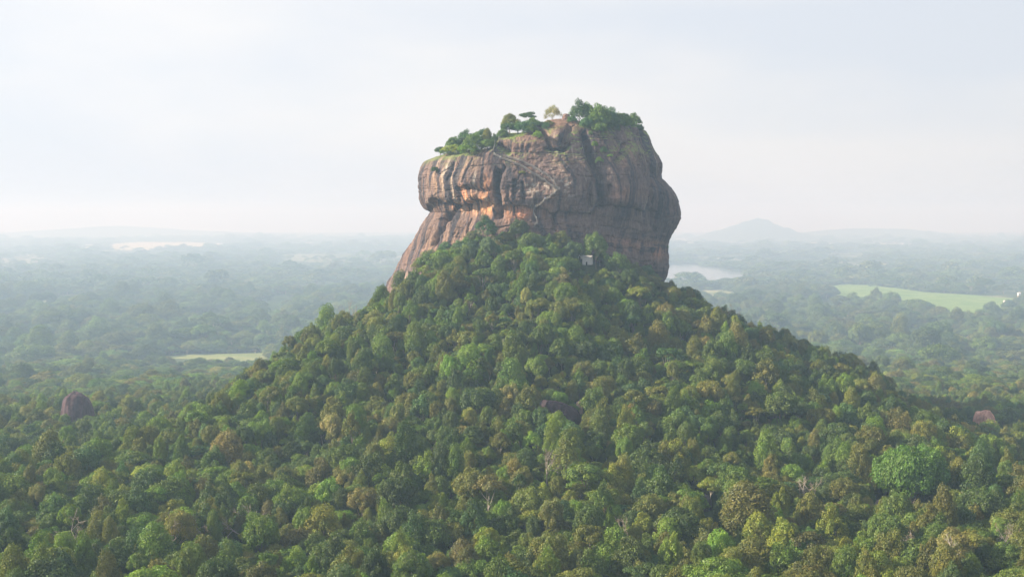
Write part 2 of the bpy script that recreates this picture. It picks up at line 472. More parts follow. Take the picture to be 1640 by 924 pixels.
    tri = np.stack([last, np.roll(last, -1), np.full(nth, cidx)], -1)
    me = mesh_from('great_rock', V, [Fc, tri], [M_rock], True)
    # ---- mineral colours of the stone, with some shade painted in
    x, y, z = V.T
    px, py = project(x, y, z)
    arcv = x + 0.75 * (y - 900.0) * np.tanh((x - RCX) / 45.0)
    col = np.ones((len(V), 3)) * np.array([0.150, 0.095, 0.082])
    def blend(rgb, w):
        nonlocal col
        w = np.clip(w, 0, 1)[:, None]
        col = col * (1 - w) + np.array(rgb) * w
    wv = arcv + 3.5 * vnoise(arcv / 22, z / 22, seed=60)
    big = fbm(x / 34, y / 34, z / 34, seed=61, octv=4)
    s1 = 1.6 * fbm(wv / 3.6, z / 60, seed=62, octv=4, gain=0.65)
    s2 = 1.6 * fbm(wv / 6.5, z / 90, seed=63, octv=4, gain=0.6)
    s3 = 1.5 * fbm(wv / 1.7, z / 30, seed=64, octv=3, gain=0.6)
    big = big * 1.5
    lowr = sstep(340, 352, py) * sstep(880, 930, px)
    s1 = s1 * (1 - 0.6 * lowr) + 0.6 * lowr * 1.5 * fbm(wv / 40, (z + 0.12 * x) / 3.2, seed=167, octv=4)
    s2 = s2 * (1 - 0.7 * lowr)
    blend((0.23, 0.150, 0.112), 0.75 * sstep(0.02, 0.5, s1) * (0.35 + 0.65 * sstep(-0.4, 0.3, big)))
    blend((0.135, 0.095, 0.090), 0.6 * sstep(-0.1, 0.3, big))
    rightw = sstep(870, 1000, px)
    blend((0.095, 0.072, 0.072), 0.55 * rightw)  # shade of the right side put into the stone colour
    # orange and red stained recess
    def blob(cx, cy, rx, ry): return np.exp(-(((px - cx) / rx) ** 2 + ((py - cy) / ry) ** 2))
    org = 1.15 * blob(772, 330, 22, 12) + 1.0 * blob(746, 312, 13, 14) + 0.9 * blob(740, 330, 18, 8) + 0.75 * blob(828, 340, 34, 14) + 0.5 * blob(780, 300, 14, 18) + 0.35 * blob(700, 328, 10, 8)
    org = 1.15 * org * (0.8 + 0.5 * fbm(x / 7, y / 7, z / 7, seed=66)) - 0.25 * sstep(0.0, 0.35, s2)
    blend((0.52, 0.245, 0.125), 1.45 * org)
    blend((0.48, 0.19, 0.11), 0.6 * (blob(742, 308, 9, 12) + blob(832, 342, 16, 8)) * sstep(-0.2, 0.4, s3 + 0.2))
    blend((0.52, 0.34, 0.21), 0.85 * (blob(778, 332, 16, 10) + 0.8 * blob(756, 318, 6, 14)) * sstep(-0.1, 0.3, s3))
    red = 0.65 * blob(1053, 404, 11, 14) + 0.4 * blob(1020, 395, 30, 10) + 0.35 * blob(990, 388, 26, 9) + 0.3 * blob(1000, 250, 16, 18) + 0.3 * blob(1000, 310, 28, 12)
    blend((0.42, 0.215, 0.14), red * (0.8 + 0.8 * s1))
    tan = 0.8 * blob(700, 290, 16, 26) + 0.6 * blob(835, 225, 26, 10) + 0.5 * blob(905, 262, 12, 22) + 0.6 * blob(745, 270, 24, 18) + 0.5 * blob(700, 392, 30, 22) + 0.35 * blob(735, 385, 20, 16) + 0.3 * blob(890, 215, 12, 14)
    blend((0.33, 0.215, 0.145), tan * sstep(-0.3, 0.3, s1))
    # pale lime runs
    blend((0.42, 0.36, 0.30), 0.75 * sstep(0.38, 0.75, s1) * sstep(-0.1, 0.4, big) * sstep(350, 325, py))
    blend((0.55, 0.50, 0.44), 0.7 * (blob(855, 300, 32, 10) + blob(905, 300, 16, 14)) * sstep(0.1, 0.3, fbm(x / 2.5, y / 2.5, z / 2.5, seed=70)))
    # dark water stains, then the slots, gully and right flank
    blend((0.050, 0.042, 0.050), 0.85 * sstep(0.20, 0.38, -s1))
    blend((0.040, 0.036, 0.045), 0.9 * sstep(0.26, 0.42, -s2))
    blend((0.045, 0.040, 0.048), 0.7 * sstep(0.15, 0.45, -big) * sstep(-0.2, 0.2, s3 - 0.05))
    dk = 0.9 * blob(797, 300, 7, 30) + 0.7 * blob(824, 300, 5, 18) + 0.7 * blob(838, 305, 4, 16) + 0.85 * blob(962, 300, 13, 30) + 0.7 * blob(946, 240, 9, 26) + 0.6 * blob(897, 228, 8, 12) + 0.55 * blob(1062, 330, 14, 44) + 0.4 * blob(940, 320, 14, 16)  # black wash in the gully, plus painted shade in slots and right flank
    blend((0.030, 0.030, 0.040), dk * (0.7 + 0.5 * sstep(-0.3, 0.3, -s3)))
    # moss and dry grass on flat tops
    nrm = np.zeros(len(V) * 3, dtype=np.float32); me.vertices.foreach_get('normal', nrm); nz = nrm.reshape(-1, 3)[:, 2]
    grass = sstep(0.45, 0.75, nz) * sstep(-0.35, 0.15, fbm(x / 6, y / 6, seed=72) + 0.25 * sstep(800, 700, px)) * sstep(275, 240, py)
    blend((0.16, 0.21, 0.05), grass * 0.9)
    blend((0.20, 0.12, 0.085), sstep(0.5, 0.8, nz) * sstep(860, 875, px) * sstep(935, 920, px) * sstep(215, 200, py))
    col *= 0.95 * (1 + 0.12 * rng.standard_normal(len(V)))[:, None]
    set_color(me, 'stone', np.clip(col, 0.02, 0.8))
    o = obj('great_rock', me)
    tag(o, 'giant flat-topped brown rock column with streaked cliffs rising out of the forested hill', 'rock')
    ROCK['V'] = V; ROCK['px'] = px; ROCK['py'] = py
    ROCK['nth'] = nth; ROCK['o'] = o
build_rock()

def rock_hit(px, py, rad=2.0):
    m = (np.abs(ROCK['px'] - px) < rad) & (np.abs(ROCK['py'] - py) < rad)
    if not m.any(): return None
    i = np.where(m)[0]
    return ROCK['V'][i[np.argmin(ROCK['V'][i, 1])]].copy()

def rock_top(x, y):
    d = np.hypot(ROCK['V'][:, 0] - x, ROCK['V'][:, 1] - y)
    m = d < 2.0
    if not m.any(): return None
    return ROCK['V'][m, 2].max()

# ---------------------------------------------------------------- fields and water on the plain
def pix_poly(pts, z=PLAIN): return [tuple(at_Z(a, b, z)[:2]) for a, b in pts]
FIELD_DEFS = [
    ('field', [(250, 573), (300, 568), (360, 567), (425, 565), (440, 590), (420, 606), (300, 606), (250, 598)], (0.22, 0.25, 0.10), 'pale mown clearing behind the trees at the left foot of the hill'),
    ('field', [(1306, 460), (1345, 456), (1398, 457), (1440, 462), (1480, 468), (1560, 473), (1618, 478), (1625, 500), (1560, 518), (1460, 508), (1400, 488), (1350, 475), (1320, 466)], (0.17, 0.26, 0.07), 'bright green rice field on the plain right of the rock'),
    ('field', [(172, 391), (220, 388), (300, 388), (364, 391), (366, 396), (320, 400), (180, 401)], (0.46, 0.42, 0.26), 'long pale yellow field far out on the left plain'),
    ('field', [(-60, 404), (60, 404), (118, 410), (112, 436), (40, 446), (-60, 440)], (0.22, 0.21, 0.14), 'pale dry fields at the left edge of the plain'),
    ('field', [(130, 392), (165, 392), (165, 398), (130, 399)], (0.5, 0.45, 0.3), 'small pale field left of the long yellow field'),
    ('field', [(436, 409), (480, 407), (552, 412), (560, 420), (510, 421), (440, 415)], (0.20, 0.21, 0.13), 'thin pale clearing on the plain left of the rock'),
    ('field', [(1405, 431), (1500, 430), (1625, 433), (1640, 441), (1580, 446), (1480, 443), (1410, 438)], (0.42, 0.37, 0.27), 'tan dry clearing beyond the green rice field'),
    ('field', [(1080, 382), (1250, 380), (1420, 383), (1640, 386), (1700, 392), (1500, 396), (1300, 394), (1080, 396)], (0.42, 0.38, 0.26), 'wide pale open land far beyond the lake'),
    ('field', [(1110, 466), (1160, 464), (1186, 472), (1180, 486), (1130, 486)], (0.24, 0.26, 0.13), 'small green glade below the lake'),
    ('field', [(1590, 508), (1700, 505), (1700, 522), (1600, 520)], (0.2, 0.28, 0.1), 'green plot at the right edge of the plain'),
]
LAKE = [(1040, 428), (1075, 424), (1110, 424), (1150, 428), (1186, 434), (1200, 442), (1180, 450), (1150, 454), (1100, 458), (1040, 462)]
fields_world = []
def field_mat(name, rgb):
    m, t, o = new_mat(name)
    N = t.nodes.new; K = t.links.new
    tcx = N('ShaderNodeTexCoord'); n = N('ShaderNodeTexNoise'); n.inputs['Scale'].default_value = 0.012; n.inputs['Detail'].default_value = 8; n.inputs['Roughness'].default_value = 0.65
    r = N('ShaderNodeValToRGB'); r.color_ramp.elements[0].position = 0.3; r.color_ramp.elements[1].position = 0.7
    r.color_ramp.elements[0].color = (rgb[0] * .6, rgb[1] * .75, rgb[2] * .6, 1); r.color_ramp.elements[1].color = (min(1, rgb[0] * 1.3), min(1, rgb[1] * 1.15), rgb[2] * 1.3, 1)
    b = N('ShaderNodeBsdfDiffuse')
    K(tcx.outputs['Object'], n.inputs['Vector']); K(n.outputs[0], r.inputs[0]); K(r.outputs[0], b.inputs[0]); K(b.outputs[0], o.inputs[0])
    return m
def sheet(name, poly, z, mat, label, wob=0.06):
    # subdivide and roughen the outline
    P = []
    n = len(poly)
    cx = np.mean([p[0] for p in poly]); cy = np.mean([p[1] for p in poly])
    for i in range(n):
        a = np.array(poly[i]); b = np.array(poly[(i + 1) % n])
        for k in range(6):
            q = a + (b - a) * k / 6
            f = 1 + wob * float(vnoise(q[0] / 60.0, q[1] / 60.0, seed=91))
            P.append((cx + (q[0] - cx) * f, cy + (q[1] - cy) * f))
    V = [(cx, cy, z)] + [(p[0], p[1], z) for p in P]
    T = [(0, 1 + i, 1 + (i + 1) % len(P)) for i in range(len(P))]
    o = obj(name, mesh_from(name, V, np.array(T), [mat]))
    tag(o, label, kind='structure')
    return P
for i, (nm, pts, rgb, lab) in enumerate(FIELD_DEFS):
    poly = pix_poly(pts)
    zz = PLAIN + 0.3 + 0.02 * i
    if i == 0: zz = PLAIN + 0.8
    fields_world.append(sheet(nm, poly, zz, field_mat('field_grass', rgb), lab))
m, t, o = new_mat('water')
b = t.nodes.new('ShaderNodeBsdfPrincipled'); b.inputs['Base Color'].default_value = (0.10, 0.13, 0.14, 1); b.inputs['Roughness'].default_value = 0.2
nn = t.nodes.new('ShaderNodeTexNoise'); nn.inputs['Scale'].default_value = 0.3; bb = t.nodes.new('ShaderNodeBump'); bb.inputs['Strength'].default_value = 0.05
t.links.new(nn.outputs[0], bb.inputs['Height']); t.links.new(bb.outputs[0], b.inputs['Normal']); t.links.new(b.outputs[0], o.inputs[0])
lake_world = sheet('lake_water', pix_poly(LAKE), PLAIN + 0.5, m, 'still pale lake just right of the rock on the plain', 0.1)

# ---------------------------------------------------------------- distant hills
def far_hill(cx, cy, rx, ry, h, seed, label):
    n = 70
    u = np.linspace(-1, 1, n)
    U, Vv = np.meshgrid(u, u)
    r = np.hypot(U, Vv)
    prof = np.clip(1 - r, 0, 1)
    z = h * (prof ** 1.15) * (1 + 0.35 * fbm(U * 2.2, Vv * 2.2, seed=seed)) + h * 0.10 * fbm(U * 7, Vv * 7, seed=seed + 3) * sstep(0, 0.3, prof) - 2 + PLAIN
    z = np.minimum(z, 272)
    V = np.stack([cx + U * rx, cy + Vv * ry, z], -1).reshape(-1, 3)
    o = obj('hill', mesh_from('hill', V, grid_faces(n, n), [M_farhill], True))
    tag(o, label, kind='structure')
M_farhill = simple_mat('hill_forest', (0.05, 0.075, 0.04), scale=0.02, noise=0.4)
far_hill((1213 - 820) / F * 15500, 15500, 900, 1200, 280, 4, 'faint blue hill on the horizon right of the rock')
far_hill((1390 - 820) / F * 17500, 17500, 1800, 1100, 170, 14, 'low hazy ridge right of the faint blue hill')
far_hill((200 - 820) / F * 19500, 19500, 3000, 1000, 150, 24, 'barely visible low ridge on the left horizon')

# ---------------------------------------------------------------- tree shapes
def tube(path, radii, sides=6):
    path = np.asarray(path, dtype=float); n = len(path)
    V = []
    for i in range(n):
        d = path[min(i + 1, n - 1)] - path[max(i - 1, 0)]
        d = d / (np.linalg.norm(d) + 1e-9)
        a = np.cross(d, [0.3, 1, 0.1]); a /= np.linalg.norm(a) + 1e-9
        b = np.cross(d, a)
        for k in range(sides):
            t = 2 * math.pi * k / sides
            V.append(path[i] + radii[i] * (math.cos(t) * a + math.sin(t) * b))
    Fc = grid_faces(n, sides, wrap=True)
    return np.array(V), Fc

class Acc:
    def __init__(s): s.V = []; s.F = []; s.n = 0
    def add(s, V, Fc): s.V.append(V); s.F.append(np.asarray(Fc) + s.n); s.n += len(V)
    def out(s): return np.concatenate(s.V), np.concatenate(s.F)

def trunk_geo(r, h, limbs, spread, rad=0.35):
    A = Acc()
    lean = r.normal(0, 0.05, 2) * h
    ts = np.linspace(0, 1, 6)
    path = np.stack([lean[0] * ts ** 1.5 + 0.15 * np.sin(ts * 5), lean[1] * ts ** 1.5, ts * h * 0.72 - 1.5 * (1 - ts)], -1)
    A.add(*tube(path, rad * (1.35 - ts) * (1 + 0.5 * (ts < 0.1)), 7))
    for k in range(limbs):
        a = 2 * math.pi * (k + r.random() * 0.6) / limbs
        i = r.integers(2, 5)
        p0 = path[i]; q = np.array([math.cos(a) * spread * r.uniform(.5, .9), math.sin(a) * spread * r.uniform(.5, .9), h * r.uniform(.72, .92)])
        mid = (p0 + q) / 2 + np.array([0, 0, -0.06 * h])
        tt = np.linspace(0, 1, 5)[:, None]
        pp = (1 - tt) ** 2 * p0 + 2 * tt * (1 - tt) * mid + tt ** 2 * q
        A.add(*tube(pp, rad * 0.45 * (1.1 - tt[:, 0]), 5))
    return A.out()

def leaf_quads(r, P, Nrm, size):
    """bent rhombic leaf sprays"""
    n = len(P)
    a = np.cross(Nrm, r.normal(size=(n, 3))); a /= np.linalg.norm(a, axis=1, keepdims=True) + 1e-9
    b = np.cross(Nrm, a)
    sz = (size * r.uniform(0.6, 1.35, n))[:, None]
    asp = r.uniform(0.45, 0.85, n)[:, None]
    p0 = P - a * sz * 0.5; p1 = P + b * sz * 0.5 * asp + Nrm * sz * 0.1 + a * sz * r.uniform(-.15, .15, n)[:, None]
    p2 = P + a * sz * 0.5 - Nrm * sz * 0.08; p3 = P - b * sz * 0.5 * asp + Nrm * sz * 0.1
    V = np.stack([p0, p1, p2, p3], 1).reshape(-1, 3)
    Fc = np.arange(4 * n).reshape(-1, 4)
    return V, Fc

def crown_geo(r, Rr, H, zc, style, nl, leaf=0.62, dens=1.0):
    """lobed crown: Rr plan radius, H height of crown, zc its base height"""
    lobes = []
    if style == 'round':
        for k in range(nl):
            ph = 2 * math.pi * (k * 0.618 + r.random() * 0.1); q = (k + 0.5) / nl
            el = math.asin(1 - 1.25 * q) if 1 - 1.25 * q > -1 else -1.2
            rr = r.uniform(0.62, 0.82)
            lobes.append((np.array([Rr * rr * math.cos(el) * math.cos(ph), Rr * rr * math.cos(el) * math.sin(ph), zc + H * 0.48 + H * 0.5 * rr * math.sin(el)]), Rr * r.uniform(0.17, 0.40) * (20.0 / max(nl, 20)) ** 0.25, 0.85))
    elif style == 'umbrella':
        for k in range(nl):
            ph = 2 * math.pi * k * 0.618 + r.random() * 0.4; q = math.sqrt((k + 0.5) / nl)
            lobes.append((np.array([Rr * 0.8 * q * math.cos(ph), Rr * 0.8 * q * math.sin(ph), zc + H * (0.78 - 0.45 * q * q) + r.normal(0, 0.07) * H]), Rr * r.uniform(0.2, 0.36), 0.45))
    elif style == 'clumpy':
        for k in range(nl):
            ph = 2 * math.pi * k * 0.618 + r.random() * 0.5; q = math.sqrt((k + 0.3) / nl)
            top = zc + H * (0.9 - 0.65 * q ** 1.8) + r.normal(0, 0.09) * H
            lobes.append((np.array([Rr * 0.85 * q * math.cos(ph), Rr * 0.85 * q * math.sin(ph), top]), Rr * r.uniform(0.15, 0.27), 1.0))
    elif style == 'tall':
        for k in range(nl):
            ph = 2 * math.pi * k * 0.618; q = (k + 0.5) / nl
            w = math.sin(math.pi * min(1, q * 0.72 + 0.22)) * 0.72
            lobes.append((np.array([Rr * w * math.cos(ph), Rr * w * math.sin(ph), zc + H * q]), Rr * r.uniform(0.25, 0.42), 0.9))
    P = []; Nn = []; T = []
    for c, lr, fl in lobes:
        area = 4 * math.pi * lr * lr
        n = max(12, int(area * 2.3 * dens / (leaf * leaf)))
        d = r.normal(size=(n, 3)); d /= np.linalg.norm(d, axis=1, keepdims=True)
        keep = (d[:, 2] > -0.45) | (r.random(n) < 0.35)
        d = d[keep]; n = len(d)
        nz = fbm(d[:, 0] * 2.2 + c[0], d[:, 1] * 2.2 + c[1], d[:, 2] * 2.2 + c[2], seed=3, octv=3)
        rad = lr * (0.92 + 0.42 * nz + r.normal(0, 0.05, n)) * np.where(r.random(n) < 0.22, r.uniform(0.5, 0.9, n), 1.0)
        p = c + d * rad[:, None] * np.array([1, 1, fl])
        q = d * np.array([1, 1, 1 / max(fl, .3)]) + r.normal(0, 0.36, (n, 3)) + np.array([0, 0, 0.25]); q /= np.linalg.norm(q, axis=1, keepdims=True)
        gap = nz > -0.42
        p, q = p[gap], q[gap]
        tone = r.uniform(0.80, 1.22)
        hue = r.uniform(-0.1, 0.1)
        tn = tone * r.uniform(0.75, 1.28, len(p))
        P.append(p); Nn.append(q); T.append(np.stack([tn * (1 + hue + r.normal(0, .06, len(p))), tn, tn * (1 - hue)], -1))
    P = np.concatenate(P); Nn = np.concatenate(Nn); T = np.concatenate(T)
    V, Fc = leaf_quads(r, P, Nn, leaf)
    return V, Fc, np.repeat(T, 4, axis=0)

VAR = []     # style, crown mesh, trunk mesh, height
def crown_mesh(name, r, *a, **k):
    V, Fc, T = crown_geo(r, *a, **k)
    me = mesh_from(name, V, Fc, [M_leaf])
    set_color(me, 'tone', T)
    return me, V, Fc, T
def make_variant(style, Rr, H, zc, nl, seed, leaf=0.46, dens=0.9, pale=False):
    r = np.random.default_rng(seed)
    me, V, Fc, T = crown_mesh(style + '_crown', r, Rr, H, zc, style, nl, leaf, dens)
    tv, tf = trunk_geo(r, zc + H * 0.75, 5, Rr * 0.75, 0.32)
    tm = mesh_from(style + '_trunk', tv, tf, [M_pale if pale else M_bark], True)
    # both in one mesh, for the mass of far trees
    cv = np.concatenate([V, tv]); cf = np.concatenate([Fc, tf + len(V)])
    cm = mesh_from(style + '_whole', cv, cf, [M_leaf, M_pale if pale else M_bark], False, np.concatenate([np.zeros(len(Fc)), np.ones(len(tf))]))
    set_color(cm, 'tone', np.concatenate([T, np.ones((len(tv), 3))]))
    VAR.append(dict(style=style, crown=me, trunk=tm, whole=cm, R=Rr, top=zc + H))

make_variant('round', 6.5, 8.5, 4.0, 34, 1)
make_variant('round', 6.0, 9.5, 4.0, 38, 2)
make_variant('round', 7.2, 8.0, 3.5, 44, 3, leaf=0.55)
make_variant('umbrella', 7.2, 5.0, 7.0, 20, 4, leaf=0.55)
make_variant('umbrella', 6.4, 4.5, 7.5, 16, 5, leaf=0.55, pale=True)
make_variant('clumpy', 6.2, 7.5, 4.0, 40, 6, leaf=0.5)
make_variant('clumpy', 5.6, 8.0, 4.0, 34, 7, leaf=0.5)
make_variant('clumpy', 7.0, 7.0, 4.5, 52, 8, leaf=0.55, pale=True)
make_variant('tall', 6.0, 10.5, 3.0, 24, 9)
make_variant('tall', 6.4, 11.0, 3.5, 30, 10, leaf=0.5)
make_variant('umbrella', 8.0, 6.0, 6.0, 34, 11, leaf=0.5, dens=0.7, pale=True)
make_variant('clumpy', 6.5, 8.0, 4.0, 30, 12, leaf=0.42, dens=0.55, pale=True)   # thin feathery
for v_ in (('round', 6.5, 9.0, 3.0, 12, 21), ('umbrella', 7.5, 5.5, 5.0, 10, 22), ('clumpy', 6.5, 8.0, 3.0, 14, 23)):
    make_variant(*v_, leaf=1.5, dens=1.3)      # coarse ones for trees beyond two kilometres
NFAR = 3; NNEAR = len(VAR) - NFAR
WT = np.array([.09, .11, .08, .09, .07, .15, .14, .12, .05, .05, .03, .02]); WT = WT / WT.sum()

TINTS = {   # linear base colours of the leaves
    'bright green': (0.092, 0.155, 0.026), 'mid green': (0.062, 0.104, 0.026), 'deep green': (0.034, 0.064, 0.024),
    'olive': (0.100, 0.110, 0.032), 'tan': (0.150, 0.140, 0.060), 'brownish': (0.085, 0.084, 0.038), 'yellow-green': (0.130, 0.160, 0.030), 'blue-green': (0.040, 0.088, 0.042)}
TINTS = {k: tuple(c * f for c, f in zip(v, (1.50, 1.42, 0.90))) for k, v in TINTS.items()}
TN = list(TINTS)

# ---------------------------------------------------------------- where the trees stand
def jgrid(x0, x1, y0, y1, sp, r):
    xs = np.arange(x0, x1, sp); ys = np.arange(y0, y1, sp * 0.9)
    X, Y = np.meshgrid(xs, ys)
    X = X + (np.arange(len(ys))[:, None] % 2) * sp / 2
    X = X + r.uniform(-.42, .42, X.shape) * sp; Y = Y + r.uniform(-.42, .42, Y.shape) * sp
    return X.ravel(), Y.ravel()

BOULDERS = [   # px, py of the centre, width, height in pixels, depth Y, base colour, label
    ((122, 656), 58, 64, 735.0, (0.060, 0.035, 0.042), 'smooth dark brown dome-shaped boulder standing out of the forest at the left'),
    ((897, 653), 76, 22, 640.0, (0.034, 0.022, 0.027), 'dark split boulder in the middle of the forested slope'),
    ((1581, 672), 46, 34, 800.0, (0.38, 0.21, 0.16), 'angular reddish boulder in the forest at the right'),
    ((1120, 797), 46, 14, 520.0, (0.075, 0.065, 0.07), 'grey weathered slab in the shade of the lower slope'),
    ((1196, 803), 40, 20, 515.0, (0.09, 0.058, 0.06), 'low purplish slab right of the grey weathered slab'),
    ((1408, 806), 24, 16, 520.0, (0.22, 0.17, 0.16), 'small mauve stone left below the great domed tree'),
    ((672, 459), 26, 18, 868.0, (0.33, 0.22, 0.17), 'tan boulder at the lower left foot of the great rock'),
    ((655, 444), 22, 26, 880.0, (0.27, 0.19, 0.16), 'small brown boulder against the lower left cliff foot'),
    ((928, 648), 12, 14, 636.0, (0.40, 0.27, 0.20), 'small pale orange stone right of the dark split boulder'),
    ((1540, 688), 60, 16, 790.0, (0.20, 0.11, 0.085), 'long low red-brown rock shelf beside the angular reddish boulder'),
]
BARE_AT = [  # bare pale trees: px, py base of the branches, Y, height
    (271, 862, 445, 17, 'pale leafless tree with fine branches near the bottom left corner'),
    (396, 838, 470, 15, 'thin white-stemmed leafless tree right of the pale leafless tree'),
    (340, 868, 452, 11, 'small leafless stem between two pale leafless trees at the lower left'),
    (132, 858, 448, 15, 'greyish half bare tree above brown crowns at the left bottom'),
    (1290, 792, 560, 15, 'leaning white-stemmed tree in the shade left of the great domed tree'),
    (876, 752, 560, 13, 'white-stemmed thin tree below the dark split boulder'),
    (1512, 892, 425, 17, 'tall pale bare tree with forked limbs at the bottom right'),
    (1600, 868, 440, 13, 'pale bare branching tree near the right bottom edge'),
    (1466, 880, 430, 12, 'white forked bare stems left of the tall pale bare tree'),
    (990, 862, 455, 12, 'dead grey tree in the bottom middle right of the forest'),
    (1590, 760, 620, 12, 'pale bare stem right of the great domed tree'),
    (560, 505, 905, 13, 'grey leafless tree on the left skyline of the hill'),
    (1160, 530, 850, 15, 'reddish grey leafless tree on the upper right slope'),
    (370, 556, 2700, 26, 'pinkish leafless tree behind the clearing at the left'),
]
clear = []       # (x, y, r): no tree here
for (a_, b_, Y_, h_, l_) in BARE_AT:
    if Y_ < 840:
        Y_ = locate(a_, b_, h_ * 0.7); q_ = at_Y(a_, b_, Y_); clear.append((q_[0], q_[1] - 2, 4.5)); clear.append((q_[0], q_[1] - 9, 3.5))
BOULDERS = [(c, w, h, (Yd if Yd > 830 else locate(c[0], c[1] + h * 0.5, 3.5 if h > 20 else 2.0)), rgb, lab) for (c, w, h, Yd, rgb, lab) in BOULDERS]
for (c, w, h, Yd, rgb, lab) in BOULDERS:
    p = at_Y(c[0], c[1], Yd); rr = w / F * Yd / 2
    clear.append((p[0], p[1], rr * 1.05 + 2))
    mid_ = lab.startswith('dark split')
    clear.append((p[0], p[1] - rr - (5 if mid_ else 7), rr * (0.85 if mid_ else 0.9) + 3))      # the gap through which it is seen
    if mid_: clear += [(p[0] + rr * 0.8, p[1] - rr * 0.7, 5.0), (p[0] - rr * 0.8, p[1] - rr * 0.7, 5.0), (p[0] + 3, p[1] - rr - 11, 5.5)]
    if Yd < 740 and c[0] < 200: clear.append((p[0], p[1] - rr - 36, 8.0))
    if not mid_: clear.append((p[0], p[1] - rr - 18, rr * 0.7 + 3)); clear.append((p[0], p[1] - rr - 28, rr * 0.5 + 2))

KY = 864.0
KP = at_Y(941, 419, KY); KP[2] = float(hill_z(KP[0], KP[1])) + 1.0
print('KIOSK', KP, project(*KP), hill_z(KP[0], KP[1]))
for q_ in (0, 7): clear.append((KP[0], KP[1] - q_, 6.5))

def density_ok(X, Y):
    ok = np.ones(X.shape, dtype=bool)
    for q_, P in enumerate(fields_world + [lake_world]):
        keep = 0.4 if q_ in (3, 7, 6, 5) else 0.0
        ok &= ~(inside(X, Y, P) & (rng.random(X.shape) > keep))
    far = np.hypot(X, Y) > 5000
    open_ = fbm(X / 680.0, Y / 1600.0, seed=77, octv=4) > 0.06
    ok &= ~(far & open_ & (rng.random(X.shape) < 0.93))
    mid = (np.hypot(X, Y) > 2800) & ~far
    ok &= ~(mid & (fbm(X / 200.0, Y / 420.0, seed=78, octv=3) > 0.30))
    # inside the rock
    dx, dy = X - RCX, Y - YC
    ok &= ~((np.abs(dx / 98.0) ** 2.4 + np.abs(dy / 76.0) ** 2.4) < 1.0)
    for (cx, cy, cr) in clear:
        ok &= ~(np.hypot(X - cx, Y - cy) < cr)
    return ok

def wedge(X, Y, k=0.55, m=70):
    return (np.abs(X) < k * Y + m) & (Y > 300)

zones = [(330, 1300, 4.9, 0.57), (1300, 2300, 11.0, 1.25), (2300, 4800, 20, 2.3), (4800, 8800, 34, 3.6), (8800, 17000, 60, 5.2)]
TX = []; TY = []; TS = []; TZN = []
for zi, (y0, y1, sp, sc) in enumerate(zones):
    X, Y = jgrid(-0.55 * y1 - 70, 0.55 * y1 + 70, y0, y1, sp, rng)
    k = wedge(X, Y) & density_ok(X, Y)
    X, Y = X[k], Y[k]
    TX.append(X); TY.append(Y); TS.append(np.full(len(X), sc)); TZN.append(np.full(len(X), zi))
# trees hidden behind the hill and rock are still there; hedges and lone trees in the fields
TX = np.concatenate(TX); TY = np.concatenate(TY); TS = np.concatenate(TS); TZN = np.concatenate(TZN)
n = len(TX)
hx = np.abs(TX - RCX); 
size = np.clip(rng.lognormal(-0.03, 0.40, n), 0.42, 2.2)
size = np.where(rng.random(n) < 0.02, size * 1.5, size)
dcam = np.hypot(TX, TY)
# a little smaller up the steep hill
onhill = hill_z(TX, TY)
size = size * np.where((TZN == 0) & (onhill > 12), 0.90, 1.0) * np.where(TZN == 0, 0.95, 1.0)
SX = size * TS * rng.uniform(0.9, 1.15, n); SZ = size * (1 + (TS - 1) * 0.34) * rng.choice([0.60, 0.80, 0.92, 1.08, 1.5], n, p=[.2, .27, .27, .18, .08]) * rng.uniform(0.9, 1.1, n)
SZ = np.where(TZN == 1, np.minimum(SZ, 1.35 + 1.2 * sstep(1350, 1700, TY)), np.where(TZN == 0, np.minimum(SZ, 1.7), np.where(TZN == 2, SZ * 1.2, SZ * 0.85)))
SZ = np.where(TZN >= 3, SZ * rng.uniform(0.55, 1.35, n), SZ)
var = rng.choice(NNEAR, n, p=WT)
var = np.where(TZN >= 3, NNEAR + rng.integers(0, NFAR, n), var)
# colour patches
c1 = fbm(TX / 90, TY / 90, seed=101, octv=3); c2 = fbm(TX / 55, TY / 55, seed=102, octv=3)
leftness = sstep(150, -200, TX)
ti = np.zeros(n, dtype=int); u = rng.random(n)
W8 = np.stack([
    0.15 + 0.20 * np.clip(c1, 0, 1) + 0.10 * leftness,           # bright
    0.27 + 0 * c1,                                              # mid
    0.17 + 0.2 * np.clip(-c1, 0, 1),                            # deep
    0.22 + 0.2 * np.clip(c2, 0, 1),                             # olive
    0.03 + 0.13 * np.clip(c2, 0, 1) * sstep(5, 40, onhill),     # tan
    0.03 + 0.10 * np.clip(-c2, 0, 1) * (onhill < 10),           # brownish
    0.05 + 0.06 * (dcam < 520),                                 # yellow-green
    0.08 + 0.16 * sstep(40, 90, onhill)], 0)                    # blue-green
W8 /= W8.sum(0); cum = np.cumsum(W8, 0)
ti = (u[None, :] > cum).sum(0).clip(0, 7)
tint = np.array([TINTS[TN[i]] for i in range(8)])[ti]
tint = 0.78 * tint + 0.22 * np.array([0.118, 0.142, 0.026])
tint = tint * np.exp(rng.normal(0, 0.13, n))[:, None] * (1 + rng.normal(0, 0.04, (n, 3)))
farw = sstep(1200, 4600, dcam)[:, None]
tint = tint * (1 - farw) + (0.5 * tint + 0.5 * np.array([0.085, 0.130, 0.065])) * farw  # leaf tint turns cooler with distance, haze put into the colour
rot = rng.uniform(0, 6.283, n)
SZ = SZ * np.where((np.abs(TX + 400) < 200) & (TY > 1500) & (TY < 2300), 0.58, 1.0)
strip = (np.abs(TX - KP[0]) < 7.5) & (TY > 818) & (TY < 866)
SZ = SZ * np.where(strip, 0.30, 1.0); SX = SX * np.where(strip, 0.55, 1.0)
TZ = onhill - 0.4 - 0.6 * SZ
